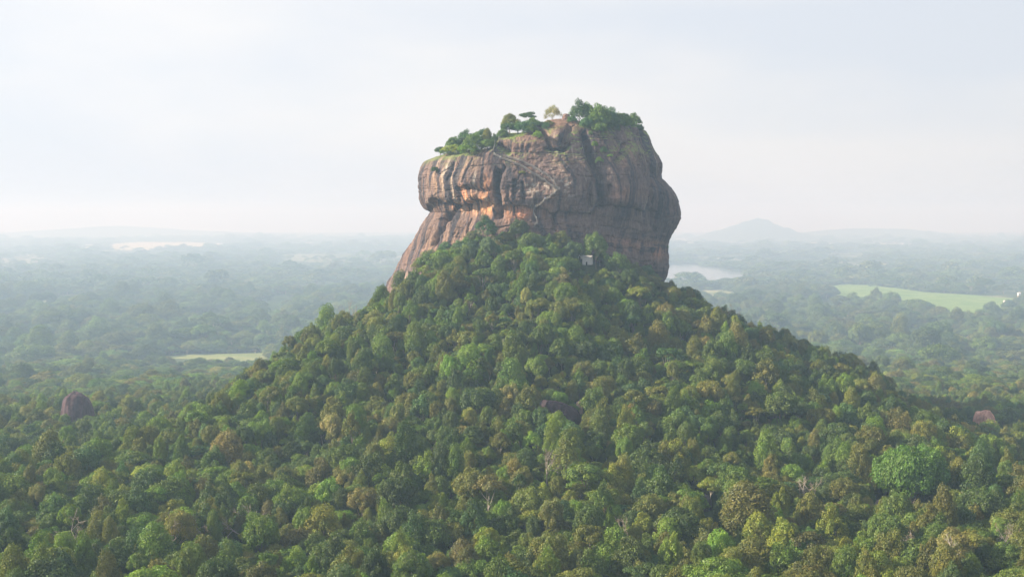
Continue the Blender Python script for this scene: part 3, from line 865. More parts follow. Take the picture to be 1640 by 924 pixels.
tops = np.array([v['top'] for v in VAR])[var] * SZ
crad = np.array([v['R'] for v in VAR])[var] * SX

# ---------------------------------------------------------------- landmark trees (their own kinds)
def tree(name, style_i, loc, sx, sz, tintrgb, label, group=None, cat='tree', rz=0.0):
    v = VAR[style_i]
    e = empty(name, loc, rz)
    e.scale = (sx, sx, sz)
    c = obj('crown', v['crown'], e); c['tint'] = [float(q) for q in tintrgb]
    obj('trunk', v['trunk'], e)
    tag(e, label, cat, group)
    return e

taken = np.zeros(n, dtype=bool)
def make_room(x, y, r):
    global taken
    taken |= (np.hypot(TX - x, TY - y) < r) & (TZN <= 1)

LAND = []
def landmark_tree(px, py, Y, rpx, kind, tname, name, label, flat=None, style=0):
    """px, py: the middle of the crown in the photograph"""
    if Y < 840: Y = locate(px, py, 7.0)
    p = at_Y(px, py, Y); rad = rpx / F * Y
    g = float(hill_z(p[0], p[1]))
    v = VAR[style]
    sx = rad / v['R']
    topz = p[2] + (flat or rad * 0.8)
    sz = max(0.35, (topz - g) / v['top'])
    make_room(p[0], p[1], rad * 0.9 + 2)
    e = tree(name, style, (p[0], p[1], g - 0.5), sx, sz, np.array(TINTS[tname]), label, None, 'tree', float(rng.uniform(0, 6)))
    LAND.append((px, py)); return e

# big dome tree lower right, its own denser crown
rD = np.random.default_rng(77)
VARBIG = crown_mesh('dome_crown', rD, 16.5, 15.0, 4.0, 'round', 70, leaf=0.72, dens=1.0)[0]
_p = at_Y(1460, 765, 532); _g = float(hill_z(_p[0], _p[1]))
be = empty('domed_tree', (_p[0], _p[1], _g - 4.0), 0.4, 1.0)
bc = obj('crown', VARBIG, be); bc['tint'] = [0.088, 0.170, 0.022]
_tv, _tf = trunk_geo(rD, 14.0, 7, 9.0, 0.9); obj('trunk', mesh_from('dome_trunk', _tv, _tf, [M_bark], True), be)
_k = (CAM_Z - 0)  # its crown reaches the height seen in the photograph
be.scale = (1.0, 1.0, max(0.6, (at_Y(1460, 716, 532)[2] - _g + 4.0) / 19.0))
tag(be, 'great domed bright green tree, by far the broadest, at the lower right', 'tree')
make_room(_p[0], _p[1], 17.5); make_room(_p[0], _p[1] - 15, 14)

landmark_tree(1504, 578, 2080, 34, 'round', 'mid green', 'round_tree', 'big pale green round tree on the plain right of the hill', style=2)
landmark_tree(1170, 520, 925, 26, 'round', 'deep green', 'round_tree', 'large dark tree standing out on the right skyline of the hill', style=0)
landmark_tree(1100, 480, 915, 28, 'round', 'deep green', 'round_tree', 'big dark round tree beside the right foot of the great rock', style=1)
landmark_tree(955, 392, 862, 20, 'clumpy', 'mid green', 'round_tree', 'light green tree behind the little white kiosk under the cliff', style=5)
landmark_tree(990, 425, 850, 22, 'clumpy', 'mid green', 'clumpy_tree', 'broad sunlit tree right below the white kiosk', style=7)
landmark_tree(905, 432, 835, 27, 'round', 'mid green', 'round_tree', 'broad round tree left below the white kiosk', style=2)
landmark_tree(778, 362, 862, 20, 'clumpy', 'blue-green', 'clumpy_tree', 'topmost green tree of the slope, against the orange cliff foot', style=6)
landmark_tree(524, 512, 900, 20, 'tall', 'bright green', 'tall_tree', 'bright green tree sticking up on the left skyline of the hill', style=8)
landmark_tree(662, 795, 470, 15, 'round', 'yellow-green', 'round_tree', 'small vivid green round tree in the lower middle of the forest', style=0)
landmark_tree(545, 835, 455, 26, 'umbrella', 'bright green', 'umbrella_tree', 'bright green layered tree left of the lower middle', style=3)
landmark_tree(480, 870, 440, 32, 'umbrella', 'brownish', 'umbrella_tree', 'wide brown dome-shaped tree near the bottom left', style=2)
landmark_tree(1130, 850, 452, 24, 'clumpy', 'olive', 'clumpy_tree', 'tall yellowish clumpy tree left of the lower right shade', style=7)
landmark_tree(900, 600, 690, 5, 'clumpy', 'tan', 'tall_tree', 'slim tan tree above the dark split boulder', style=8)
landmark_tree(890, 882, 425, 30, 'round', 'yellow-green', 'umbrella_tree', 'yellow-green layered tree at the bottom middle', style=10)

# ---------------------------------------------------------------- the 290 trees that show largest stand as things of their own
ptx, pty = project(TX, TY, TZ + tops * 0.85)
_, ptop = project(TX, TY, TZ + tops)
app = crad / dcam
seen_ok = (ptx > 6) & (ptx < 1634) & (ptop < 905) & (pty > 470) & (TZN <= 1) & ~taken
# do not pick a tree that a nearer, taller one hides
order = np.argsort(-app * seen_ok)
NPICK = 288
picked = []
cand = order[:900]
nearI = np.where((TZN == 0) & ~taken)[0]
for i in cand:
    if not seen_ok[i]: continue
    j = nearI[(TY[nearI] < TY[i]) & (TY[i] - TY[nearI] < 30)]
    vx = np.abs(ptx[j] - ptx[i]) < 0.55 * crad[j] / dcam[j] * F
    hid = vx & (ptop[j] < pty[i] - 2)
    if hid.any(): continue
    picked.append(i)
    if len(picked) >= NPICK: break
picked = np.array(picked)
marks = [((122, 656), 'the dome-shaped boulder'), ((897, 650), 'the dark split boulder'), ((1460, 765), 'the great domed tree'), ((1581, 672), 'the reddish boulder'),
         ((1120, 792), 'the grey slab'), ((271, 862), 'the pale leafless tree'), ((662, 795), 'the vivid green tree'), ((1512, 892), 'the tall bare tree'),
         ((480, 870), 'the wide brown tree'), ((890, 882), 'the yellow-green layered tree')]
def word_for(i):
    st = VAR[var[i]]['style']
    if var[i] == 11: return 'feathery'
    return {'round': 'round', 'umbrella': 'flat-topped', 'clumpy': 'clumpy', 'tall': 'tall'}[st]
base = {}
for i in picked:
    x, y = ptx[i], pty[i]
    d, nm, mx_, my_ = min((math.hypot(x - m[0][0], y - m[0][1]), m[1], m[0][0], m[0][1]) for m in marks)
    dx, dy = x - mx_, y - my_
    dirn = ('right of' if dx > 0 else 'left of') if abs(dx) > 2.2 * abs(dy) else (('below' if dy > 0 else 'above') if abs(dy) > 2.2 * abs(dx) else ('lower right of' if dx > 0 and dy > 0 else 'upper right of' if dx > 0 else 'lower left of' if dy > 0 else 'upper left of'))
    near = 'close' if d < 90 else ('some way' if d < 190 else 'far')
    sz = 'large' if crad[i] / dcam[i] * F > 41 else ('small' if crad[i] / dcam[i] * F < 33 else 'medium')
    key = (sz, TN[ti[i]], word_for(i), near, dirn, nm)
    base.setdefault(key, []).append(i)
ORD = ['leftmost', 'second from left', 'third from left', 'fourth from left', 'fifth from left', 'sixth from left', 'seventh from left', 'eighth from left', 'ninth from left']
GROUPS = {'round': 'round-crowned trees of the near forest', 'flat-topped': 'flat-topped trees of the near forest', 'clumpy': 'clumpy trees of the near forest', 'tall': 'tall slim trees of the near forest', 'feathery': 'feathery trees of the near forest'}
NAMES = {'round': 'round_tree', 'flat-topped': 'umbrella_tree', 'clumpy': 'clumpy_tree', 'tall': 'tall_tree', 'feathery': 'feathery_tree'}
for key, idx in base.items():
    idx = sorted(idx, key=lambda i: ptx[i])
    sz, cn, wd, near, dirn, nm = key
    for k, i in enumerate(idx):
        lab = f'{sz} {cn} {wd} tree {near} {dirn} {nm}'.replace('some way ', 'well ')
        if len(idx) > 1: lab += ', ' + (ORD[min(k, 8)])
        tree(NAMES[wd], int(var[i]), (TX[i], TY[i], TZ[i]), float(SX[i]), float(SZ[i]), tint[i], lab, GROUPS[wd], 'tree', float(rot[i]))
mass = ~taken
mass[picked] = False

# ---------------------------------------------------------------- the rest of the forest: one mass
def forest_object():
    I = np.where(mass)[0]
    me = bpy.data.meshes.new('forest')
    me.vertices.add(len(I))
    me.vertices.foreach_set('co', np.stack([TX[I], TY[I], TZ[I]], -1).astype(np.float32).ravel())
    a = me.attributes.new('spin', 'FLOAT_VECTOR', 'POINT'); a.data.foreach_set('vector', np.stack([rng.normal(0, .10, len(I)), rng.normal(0, .10, len(I)), rot[I]], -1).astype(np.float32).ravel())
    a = me.attributes.new('grow', 'FLOAT_VECTOR', 'POINT'); a.data.foreach_set('vector', np.stack([SX[I], SX[I] * rng.uniform(.72, 1.25, len(I)), SZ[I]], -1).astype(np.float32).ravel())
    a = me.attributes.new('pick', 'INT', 'POINT'); a.data.foreach_set('value', var[I].astype(np.int32))
    a = me.attributes.new('tint', 'FLOAT_COLOR', 'POINT'); a.data.foreach_set('color', np.concatenate([np.clip(tint[I], 0.01, 1), np.ones((len(I), 1))], 1).astype(np.float32).ravel())
    o = obj('forest', me)
    g = bpy.data.node_groups.new('forest_nodes', 'GeometryNodeTree')
    g.interface.new_socket('Geometry', in_out='INPUT', socket_type='NodeSocketGeometry')
    g.interface.new_socket('Geometry', in_out='OUTPUT', socket_type='NodeSocketGeometry')
    N = g.nodes.new; K = g.links.new
    gi = N('NodeGroupInput'); go = N('NodeGroupOutput'); jn = N('GeometryNodeJoinGeometry')
    def attr(name, typ):
        q = N('GeometryNodeInputNamedAttribute'); q.data_type = typ; q.inputs['Name'].default_value = name; return q.outputs[0]
    spin = attr('spin', 'FLOAT_VECTOR'); grow = attr('grow', 'FLOAT_VECTOR'); pick = attr('pick', 'INT')
    for k, v in enumerate(VAR):
        so = bpy.data.objects.new('forest_tree_shape', v['whole'])
        oi = N('GeometryNodeObjectInfo'); oi.inputs['Object'].default_value = so; oi.inputs['As Instance'].default_value = False
        cmp_ = N('FunctionNodeCompare'); cmp_.data_type = 'INT'; cmp_.operation = 'EQUAL'
        ins = [s for s in cmp_.inputs if s.type == 'INT']
        K(pick, ins[0]); ins[1].default_value = k
        ip = N('GeometryNodeInstanceOnPoints')
        K(gi.outputs[0], ip.inputs['Points']); K(cmp_.outputs[0], ip.inputs['Selection']); K(oi.outputs['Geometry'], ip.inputs['Instance'])
        K(spin, ip.inputs['Rotation']); K(grow, ip.inputs['Scale']); K(ip.outputs[0], jn.inputs[0])
    K(jn.outputs[0], go.inputs[0])
    md = o.modifiers.new('forest', 'NODES'); md.node_group = g
    tag(o, 'mass of jungle trees covering the hill and the plain to the horizon', kind='stuff')
forest_object()

# ---------------------------------------------------------------- bare trees
def bare_mesh(seed, h):
    r = np.random.default_rng(seed); A = Acc()
    def grow(p, d, ln, rad, dep):
        pts = [p]; q = p.copy(); dd = d.copy()
        for _ in range(3):
            dd = dd + r.normal(0, 0.13, 3) + np.array([0, 0, 0.05]); dd /= np.linalg.norm(dd)
            q = q + dd * ln / 3; pts.append(q.copy())
        A.add(*tube(pts, np.linspace(rad, rad * 0.6, 4), 5 if dep > 2 else 4))
        if dep == 0: return
        for _ in range(3 if dep > 1 else 4):
            nd = dd + r.normal(0, 0.52, 3); nd /= np.linalg.norm(nd)
            grow(q if r.random() < 0.6 else pts[2], nd, ln * r.uniform(.55, .8), rad * 0.55, dep - 1)
    grow(np.array([0, 0, -1.0]), np.array([0.05, 0, 1.0]), h * 0.42, h * 0.022, 4)
    V, Fc = A.out()
    return V, Fc
for k, (px, py, Yd, h, lab) in enumerate(BARE_AT):
    if Yd < 840: Yd = locate(px, py, h * 0.7)
    p = at_Y(px, py, Yd); g = float(hill_z(p[0], p[1]))
    e = empty('bare_tree', (p[0], p[1], g), float(rng.uniform(0, 6)))
    H = max(h + 5, p[2] + h * 0.65 - g)
    V, Fc = bare_mesh(300 + k, H)
    obj('trunk', mesh_from('bare_branches', V, Fc, [M_pale], True), e)
    rb = np.random.default_rng(500 + k)
    # a few dry leaves left on the twigs
    tw = V[rb.integers(len(V) // 4, len(V), 260)] + rb.normal(0, 0.25, (260, 3)); tw = tw[tw[:, 2] > H * 0.5]
    nn_ = rb.normal(size=tw.shape); nn_ /= np.linalg.norm(nn_, axis=1, keepdims=True)
    lv, lf = leaf_quads(rb, tw, nn_, 0.5)
    lm = mesh_from('dry_leaves', lv, lf, [M_leaf]); set_color(lm, 'tone', np.ones((len(lv), 3)))
    c = obj('crown', lm, e); c['tint'] = [0.19, 0.15, 0.085]
    tag(e, lab, 'tree', 'leafless pale trees')

# ---------------------------------------------------------------- trees and shrubs on the rock
def shrub_on_rock(px, py, wpx, hpx, tname, label, name='shrub', style=0, grp=None, cat='shrub', depth=0.0, boost=1.0):
    hit = rock_hit(px, py + hpx * 0.5, 2.5)
    if hit is None: hit = rock_hit(px, py + hpx * 0.8, 4)
    if hit is None:
        print('NO HIT', px, py); hit = at_Y(px, py + hpx * .5, YC - 40)
    Yd = hit[1] + depth
    if depth > 0:
        zt = rock_top(hit[0], Yd)
        if zt is not None: hit[2] = zt
    v = VAR[style]
    topz = at_Y(px, py - hpx * 0.5, Yd)[2]
    basez = hit[2] - 0.6
    sx = wpx * 0.5 / F * Yd / v['R']
    sz = max(0.12, (topz - basez) / v['top'])
    if True:       # the crown fills the height seen in the photograph, the stem goes down into the rock
        full = (topz - at_Y(px, py + hpx * .5, Yd)[2]); hgt = v['top']; cb = {'round': 4.0, 'umbrella': 6.5, 'clumpy': 4.0, 'tall': 3.0}[v['style']]
        sz = max(0.12, full / (hgt - cb * 0.85)); basez = topz - sz * hgt
    e = tree(name, style, (hit[0], Yd, basez), sx, sz, np.array(TINTS[tname]) * boost * 1.25, label, grp, cat, float(rng.uniform(0, 6)))
    return e
G1 = 'trees and bushes on top of the rock'
for (a_, b_, w_, h_, tn_, st_, dep_, lab_) in [
        (722, 230, 26, 18, 'mid green', 7, 8, 'small green tree between the far left bush and the dark rounded tree'),
        (768, 220, 34, 22, 'blue-green', 6, 12, 'blue-green bush behind the spreading bush of the left shoulder'),
        (790, 227, 16, 20, 'deep green', 5, 8, 'dark upright bush at the step between left shoulder and main summit'),
        (738, 232, 28, 18, 'deep green', 5, 7, 'dark bush under the dark rounded tree on the left shoulder'),
        (826, 203, 26, 14, 'mid green', 6, 8, 'green bush between the pale airy tree and the dark umbrella tree'),
        (852, 197, 22, 14, 'mid green', 7, 9, 'green bush under the right half of the dark umbrella tree'),
        (872, 203, 18, 12, 'blue-green', 5, 4, 'blue-green bush at the left end of the bare red summit ground'),
        (946, 178, 26, 22, 'mid green', 7, 16, 'green tree just right of the tallest dark summit tree'),
        (996, 194, 30, 22, 'mid green', 6, 5, 'green bush low between the middle grove and the rightmost summit tree'),
        (984, 202, 26, 16, 'deep green', 5, 2, 'dark bush on the cliff rim right of the spilling green bush'),
        (950, 197, 30, 24, 'mid green', 7, 4, 'green bush filling the foot of the summit grove'),
        (712, 244, 26, 12, 'mid green', 6, 4, 'green bush just right of the far left bush on the left shoulder'),
        (803, 216, 22, 16, 'mid green', 7, 5, 'green bush on the step right of the stair top'),
        (850, 208, 30, 14, 'mid green', 5, 4, 'green bush over the rim below the dark umbrella tree'),
        (878, 198, 20, 9, 'olive', 6, 5, 'low olive bush below the dry round bush'),
        (917, 193, 18, 14, 'blue-green', 6, 4, 'blue-green bush between the stone mound and the summit grove'),
        (1008, 198, 26, 18, 'mid green', 7, 3, 'green bush on the rim below the small dark summit bush')]:
    shrub_on_rock(a_, b_, w_, h_, tn_, lab_, 'shrub' if 'bush' in lab_ else 'clumpy_tree', st_, G1, 'shrub' if 'bush' in lab_ else 'tree', dep_)
shrub_on_rock(703, 242, 22, 14, 'deep green', 'dark bush at the far left end of the rock top', style=0, grp=G1, depth=6)
shrub_on_rock(741, 221, 30, 22, 'blue-green', 'dark green rounded tree on the left shoulder of the rock top', 'round_tree', 6, G1, 'tree', 14)
shrub_on_rock(757, 230, 40, 28, 'mid green', 'green spreading bush in front of the dark rounded tree on the left shoulder', style=7, grp=G1, depth=6)
shrub_on_rock(776, 220, 16, 24, 'olive', 'thin upright tree poking above the left shoulder bushes', 'feathery_tree', 9, G1, 'tree', 10)
shrub_on_rock(778, 233, 30, 20, 'mid green', 'bush beside the top of the stairs on the left shoulder', style=0, grp=G1, depth=5)
shrub_on_rock(722, 240, 40, 13, 'yellow-green', 'low yellow-green bush spreading over the left shoulder of the rock', style=7, grp=G1, depth=3, boost=1.2)
shrub_on_rock(748, 239, 40, 13, 'bright green', 'low bright green bush along the edge of the left shoulder', style=5, grp=G1, depth=2)
shrub_on_rock(816, 196, 32, 26, 'olive', 'pale green airy tree on the rock top, left of the dark umbrella tree', 'umbrella_tree', 10, G1, 'tree', 22)
shrub_on_rock(846, 188, 30, 18, 'deep green', 'dark umbrella-shaped tree on the rock top', 'umbrella_tree', 4, G1, 'tree', 24)
shrub_on_rock(812, 206, 28, 18, 'deep green', 'dark bush under the pale airy tree', style=0, grp=G1, depth=5)
shrub_on_rock(838, 205, 40, 18, 'blue-green', 'dark green bush under the dark umbrella tree', style=7, grp=G1, depth=4)
shrub_on_rock(860, 201, 24, 14, 'deep green', 'dark bush left of the bare red summit ground', style=0, grp=G1, depth=6)
shrub_on_rock(862, 216, 18, 10, 'bright green', 'small bright green bush hanging above the crack under the summit', style=5, grp=G1, boost=1.1)
shrub_on_rock(889, 182, 30, 22, 'tan', 'greyish dry round bush alone on the bare summit', 'dry_shrub', 11, G1, 'shrub', 16, 1.0)
shrub_on_rock(931, 183, 40, 40, 'deep green', 'tallest dark tree of the summit grove', 'round_tree', 6, G1, 'tree', 12)
shrub_on_rock(938, 200, 26, 24, 'blue-green', 'dark bush below the tallest summit tree, over the gully', style=0, grp=G1, depth=2)
shrub_on_rock(963, 190, 44, 38, 'mid green', 'broad green tree in the middle of the summit grove', 'round_tree', 7, G1, 'tree', 9)
shrub_on_rock(982, 190, 36, 28, 'blue-green', 'blue-green tree right of the broad middle summit tree', 'round_tree', 5, G1, 'tree', 12)
shrub_on_rock(962, 206, 30, 18, 'mid green', 'green bush spilling over the cliff edge under the summit grove', style=2, grp=G1, depth=1)
shrub_on_rock(1003, 188, 18, 14, 'deep green', 'small dark bush between the summit grove and its right end', style=0, grp=G1, depth=12)
shrub_on_rock(1019, 195, 28, 22, 'mid green', 'clumpy tree at the right end of the summit', 'clumpy_tree', 5, G1, 'tree', 10)
shrub_on_rock(1026, 206, 16, 14, 'deep green', 'dark bush on the cliff edge below the rightmost summit tree', style=0, grp=G1, depth=3)
G2 = 'small plants clinging to the cliff'
for (a_, b_, w_, h_, tn_, lab_) in [(694, 273, 13, 12, 'deep green', 'small dark bush clinging to the left cliff edge'),
        (944, 214, 8, 9, 'mid green', 'topmost tuft in the gully under the summit grove'),
        (955, 232, 12, 12, 'mid green', 'green tuft in the upper gully'),
        (969, 242, 12, 16, 'deep green', 'dark green tuft at the right of the gully'),
        (958, 257, 16, 9, 'mid green', 'wide tuft in the middle of the gully'),
        (975, 250, 10, 6, 'bright green', 'small bright tuft on the ledge right of the gully'),
        (757, 246, 10, 8, 'olive', 'olive tuft on the rim of the left shoulder'),
        (838, 277, 12, 7, 'olive', 'olive tuft below the metal stairs'),
        (1071, 396, 5, 7, 'deep green', 'tiny tuft on the right cliff above the reddish patch'),
        (686, 417, 44, 26, 'mid green', 'large pale green bush on the lower left buttress'),
        (668, 425, 26, 18, 'olive', 'olive bush on the left side of the lower left buttress'),
        (712, 400, 34, 20, 'blue-green', 'dark bush at the upper end of the lower left buttress')]:
    shrub_on_rock(a_, b_, w_, h_, tn_, lab_, style=5 if w_ > 14 else 0, grp=G2)

# ---------------------------------------------------------------- boulders
def boulder(c, w, h, Yd, rgb, lab, k):
    r = np.random.default_rng(900 + k)
    p = at_Y(c[0], c[1], Yd)
    a = w / F * Yd / 2; topz = at_Y(c[0], c[1] - h / 2, Yd)[2]; g = float(hill_z(p[0], p[1])) - 1
    if Yd > 830: g = at_Y(c[0], c[1] + h / 2, Yd)[2] - 4
    Hh = max(topz - g, h / F * Yd) * 0.92
    nu, nv = 90, 60
    th = np.linspace(0, 2 * np.pi, nu, endpoint=False)[None, :]; ph = np.linspace(0, np.pi / 2, nv)[:, None]
    dome = k == 0
    if dome:
        rad = np.sin(ph) ** 0.55; zz = np.cos(ph) ** 1.1
    else:
        rad = np.sin(ph) ** 0.5; zz = np.cos(ph) ** 0.6
    X = rad * np.cos(th); Y = rad * np.sin(th); Z = zz * np.ones_like(th)
    # planes cut across it
    P = np.stack([X, Y, Z], -1)
    for _ in range(0 if dome else 5):
        nrm = r.normal(size=3); nrm[2] = abs(nrm[2]) * 0.5; nrm /= np.linalg.norm(nrm)
        dcut = r.uniform(0.72, 0.9)
        q = (P @ nrm) - dcut; P = P - np.maximum(q, 0)[..., None] * nrm * 0.9
    nz = fbm(P[..., 0] * 1.6 + k * 7, P[..., 1] * 1.6, P[..., 2] * 1.6, seed=k, octv=5, gain=0.5)
    P = P * (1 + 0.13 * nz[..., None])
    if dome: P[..., 0] += -0.10 * P[..., 2]; P[..., 0] = np.where(P[..., 0] > 0, P[..., 0] * 1.15, P[..., 0] * 0.9)
    if k == 1:    # the crack that splits it
        d_ = np.abs(P[..., 0] + 0.15 - 0.5 * P[..., 2] + 0.3); P *= (1 - 0.10 * np.exp(-(d_ / 0.045) ** 2))[..., None]
    if k == 1: P[..., 2] *= 1.02 - 0.34 * P[..., 0]
    V = (P * np.array([a, a * 0.9, Hh])).reshape(-1, 3)
    me = mesh_from('boulder', V, grid_faces(nv, nu, wrap=True), [M_boulder], True)
    st = fbm(np.arctan2(V[:, 1], V[:, 0]) * 6, V[:, 2] / 14, seed=k + 5, octv=4)
    base = np.array(rgb)[None, :] * (1 + 0.55 * st[:, None]); set_color(me, 'stone', np.clip(base, 0.02, 0.7))
    o = obj('boulder', me, None, (p[0], p[1], g)); o.rotation_euler = (0, 0, 0.3 * k)
    if dome: o.rotation_euler = (0, 0, 0)
    tag(o, lab, 'boulder', 'boulders standing out of the forest')
for k, b_ in enumerate(BOULDERS): boulder(*b_, k)
# the ruined mound on the summit
h_ = rock_hit(910, 193, 3)
r_ = np.random.default_rng(33)
th = np.linspace(0, 2 * np.pi, 40, endpoint=False)[None, :]; ph = np.linspace(0, np.pi / 2, 20)[:, None]
P = np.stack([np.sin(ph) ** .6 * np.cos(th) * 3.0, np.sin(ph) ** .6 * np.sin(th) * 2.6, np.cos(ph) ** .7 * 4.6 * np.ones_like(th)], -1)
P *= (1 + 0.18 * fbm(P[..., 0], P[..., 1], P[..., 2], seed=8))[..., None]
me = mesh_from('boulder', P.reshape(-1, 3), grid_faces(20, 40, True), [M_boulder], True); set_color(me, 'stone', np.tile([0.2, 0.13, 0.11], (800, 1)))
_y = h_[1] + 12; _zt = rock_top(h_[0], _y) or h_[2]
tag(obj('boulder', me, None, (h_[0], _y, _zt - 0.6)), 'small brown stone mound on the bare summit beside the grove', 'boulder')

# ---------------------------------------------------------------- metal stairs on the cliff
M_metal = simple_mat('grey_metal', (0.17, 0.16, 0.155), rough=0.6, scale=2)
M_metal_pale = simple_mat('pale_metal', (0.36, 0.34, 0.32), rough=0.5, scale=2)
def box_geo(A, c, sx, sy, sz, rot=None):
    v = np.array([[a, b, d] for a in (-.5, .5) for b in (-.5, .5) for d in (-.5, .5)]) * [sx, sy, sz]
    if rot is not None: v = v @ rot.T
    A.add(v + c, np.array([[0, 1, 3, 2], [4, 6, 7, 5], [0, 4, 5, 1], [2, 3, 7, 6], [0, 2, 6, 4], [1, 5, 7, 3]]))
def stair_flight(pts, root, width=1.7):
    # walk along the cliff face a little in front of it
    P = []
    for (a, b), (c, d) in zip(pts[:-1], pts[1:]):
        nn = max(2, int(math.hypot(c - a, d - b) / 5))
        for k in range(nn):
            t = k / nn; h = rock_hit(a + (c - a) * t, b + (d - b) * t, 2.2)
            if h is not None: P.append(h)
    h = rock_hit(*pts[-1], 2.2)
    if h is not None: P.append(h)
    P = np.array(P)
    ys = P[:, 1].copy()
    for k in range(len(P)): P[k, 1] = np.min(ys[max(0, k - 1):k + 2]) - 0.9
    T = Acc(); Rl = Acc(); Po = Acc(); St = Acc()
    for off in (-width / 2, width / 2):
        q = P + [0, off, 0]
        St.add(*tube(q, [0.16] * len(q), 4)); Rl.add(*tube(q + [0, 0, 1.1], [0.07] * len(q), 4)); Rl.add(*tube(q + [0, 0, 0.6], [0.05] * len(q), 4))
    seg = np.linalg.norm(np.diff(P, axis=0), axis=1); cum = np.concatenate([[0], np.cumsum(seg)])
    for s_ in np.arange(0.3, cum[-1], 0.55):
        c = np.array([np.interp(s_, cum, P[:, k]) for k in range(3)]); box_geo(T, c, 0.5, width, 0.07)
    for s_ in np.arange(0.3, cum[-1], 2.2):
        c = np.array([np.interp(s_, cum, P[:, k]) for k in range(3)])
        for off in (-width / 2, width / 2): box_geo(Po, c + [0, off, 0.5], 0.09, 0.09, 1.2)
        box_geo(Po, c + [0, 1.4, -0.5], 0.12, 2.6, 0.12)
    f = empty('flight'); f.parent = root
    obj('stringer', mesh_from('stringer', *St.out(), [M_metal]), f)
    obj('handrail', mesh_from('handrail', *Rl.out(), [M_metal_pale]), f)
    obj('posts', mesh_from('posts', *Po.out(), [M_metal]), f)
    obj('treads', mesh_from('treads', *T.out(), [M_metal]), f)
    return P
st = empty('metal_staircase')
tag(st, 'grey metal staircase zigzagging up the face of the great rock', 'staircase')
FL = [stair_flight([(788, 246), (812, 256), (836, 266), (856, 279), (876, 293), (894, 305)], st),
      stair_flight([(806, 248), (830, 256), (852, 266), (872, 280), (890, 298)], st, 1.2),
      stair_flight([(893, 306), (880, 316), (868, 326), (858, 334)], st),
      stair_flight([(857, 335), (856, 344), (858, 356), (858, 366)], st),
      stair_flight([(791, 216), (791, 232), (789, 244)], st, 1.2)]

# ---------------------------------------------------------------- people on the stairs and on the summit
def person_mesh(shirt, trousers, seed):
    r = np.random.default_rng(seed)
    st_ = 0.10 + 0.08 * r.random()
    Vx = {'pel': (0, 0, .95), 'belly': (0, 0, 1.12), 'chest': (0, 0, 1.34), 'neck': (0, 0, 1.50), 'head': (0, .01, 1.62), 'crown': (0, 0, 1.74),
          'hl': (-.10, 0, .90), 'kl': (-.12, st_, .50), 'fl': (-.12, st_ - .05, .08), 'tl': (-.12, st_ + .14, .03),
          'hr': (.10, 0, .90), 'kr': (.12, -.02, .50), 'fr': (.12, -.16, .08), 'tr': (.12, .02, .03),
          'sl': (-.19, 0, 1.42), 'el': (-.27, .04, 1.15), 'wl': (-.26, .18, .95), 'gl': (-.25, .22, .86),
          'sr': (.19, 0, 1.42), 'er': (.27, -.02, 1.15), 'wr': (.27, .10, .92), 'gr': (.26, .14, .83)}
    rad = dict(pel=.15, belly=.14, chest=.16, neck=.06, head=.10, crown=.06, hl=.10, kl=.065, fl=.045, tl=.035, hr=.10, kr=.065, fr=.045, tr=.035, sl=.07, el=.045, wl=.03, gl=.035, sr=.07, er=.045, wr=.03, gr=.035)
    E = [('pel', 'belly'), ('belly', 'chest'), ('chest', 'neck'), ('neck', 'head'), ('head', 'crown'), ('pel', 'hl'), ('hl', 'kl'), ('kl', 'fl'), ('fl', 'tl'), ('pel', 'hr'), ('hr', 'kr'), ('kr', 'fr'), ('fr', 'tr'),
         ('chest', 'sl'), ('sl', 'el'), ('el', 'wl'), ('wl', 'gl'), ('chest', 'sr'), ('sr', 'er'), ('er', 'wr'), ('wr', 'gr')]
    ks = list(Vx); me = bpy.data.meshes.new('person'); me.from_pydata([Vx[k] for k in ks], [(ks.index(a), ks.index(b)) for a, b in E], [])
    m, t, o = new_mat('clothes')
    N = t.nodes.new; K = t.links.new
    tcx = N('ShaderNodeTexCoord'); sp = N('ShaderNodeSeparateXYZ'); rp = N('ShaderNodeValToRGB'); rp.color_ramp.interpolation = 'CONSTANT'
    mr = N('ShaderNodeMath'); mr.operation = 'DIVIDE'; mr.inputs[1].default_value = 2.0
    e = rp.color_ramp.elements; e[0].color = (.03, .03, .03, 1); e[1].position = 0.05; e[1].color = (*trousers, 1)
    a = e.new(0.49); a.color = (*shirt, 1); a = e.new(0.755); a.color = (.35, .2, .13, 1); a = e.new(0.845); a.color = (.02, .015, .012, 1)
    b = N('ShaderNodeBsdfDiffuse')
    K(tcx.outputs['Object'], sp.inputs[0]); K(sp.outputs[2], mr.inputs[0]); K(mr.outputs[0], rp.inputs[0]); K(rp.outputs[0], b.inputs[0]); K(b.outputs[0], o.inputs[0])
    me.materials.append(m)
    ob = bpy.data.objects.new('person', me); COL.objects.link(ob)
    md = ob.modifiers.new('skin', 'SKIN')
    for i, k in enumerate(ks): me.skin_vertices[0].data[i].radius = (rad[k], rad[k])
    me.skin_vertices[0].data[0].use_root = True
    md2 = ob.modifiers.new('sub', 'SUBSURF'); md2.levels = 1; md2.render_levels = 1
    return ob
PP = [(0, 0.02, (.75, .75, .75), (.1, .1, .16), 'person in a white shirt at the very top of the long stair flight'),
      (0, 0.12, (.7, .72, .75), (.12, .12, .12), 'person in pale clothes a few steps below the stair top'),
      (0, 0.34, (.8, .8, .78), (.25, .22, .2), 'person in a white shirt descending the upper third of the stairs'),
      (2, 0.55, (.2, .35, .6), (.1, .1, .12), 'person in a blue shirt on the lower stair landing'),
      (3, 0.10, (.75, .76, .8), (.2, .25, .4), 'person in a pale shirt at the foot of the short flight'),
      (3, 0.55, (.8, .8, .8), (.5, .5, .5), 'person in white halfway down the steep bottom flight')]
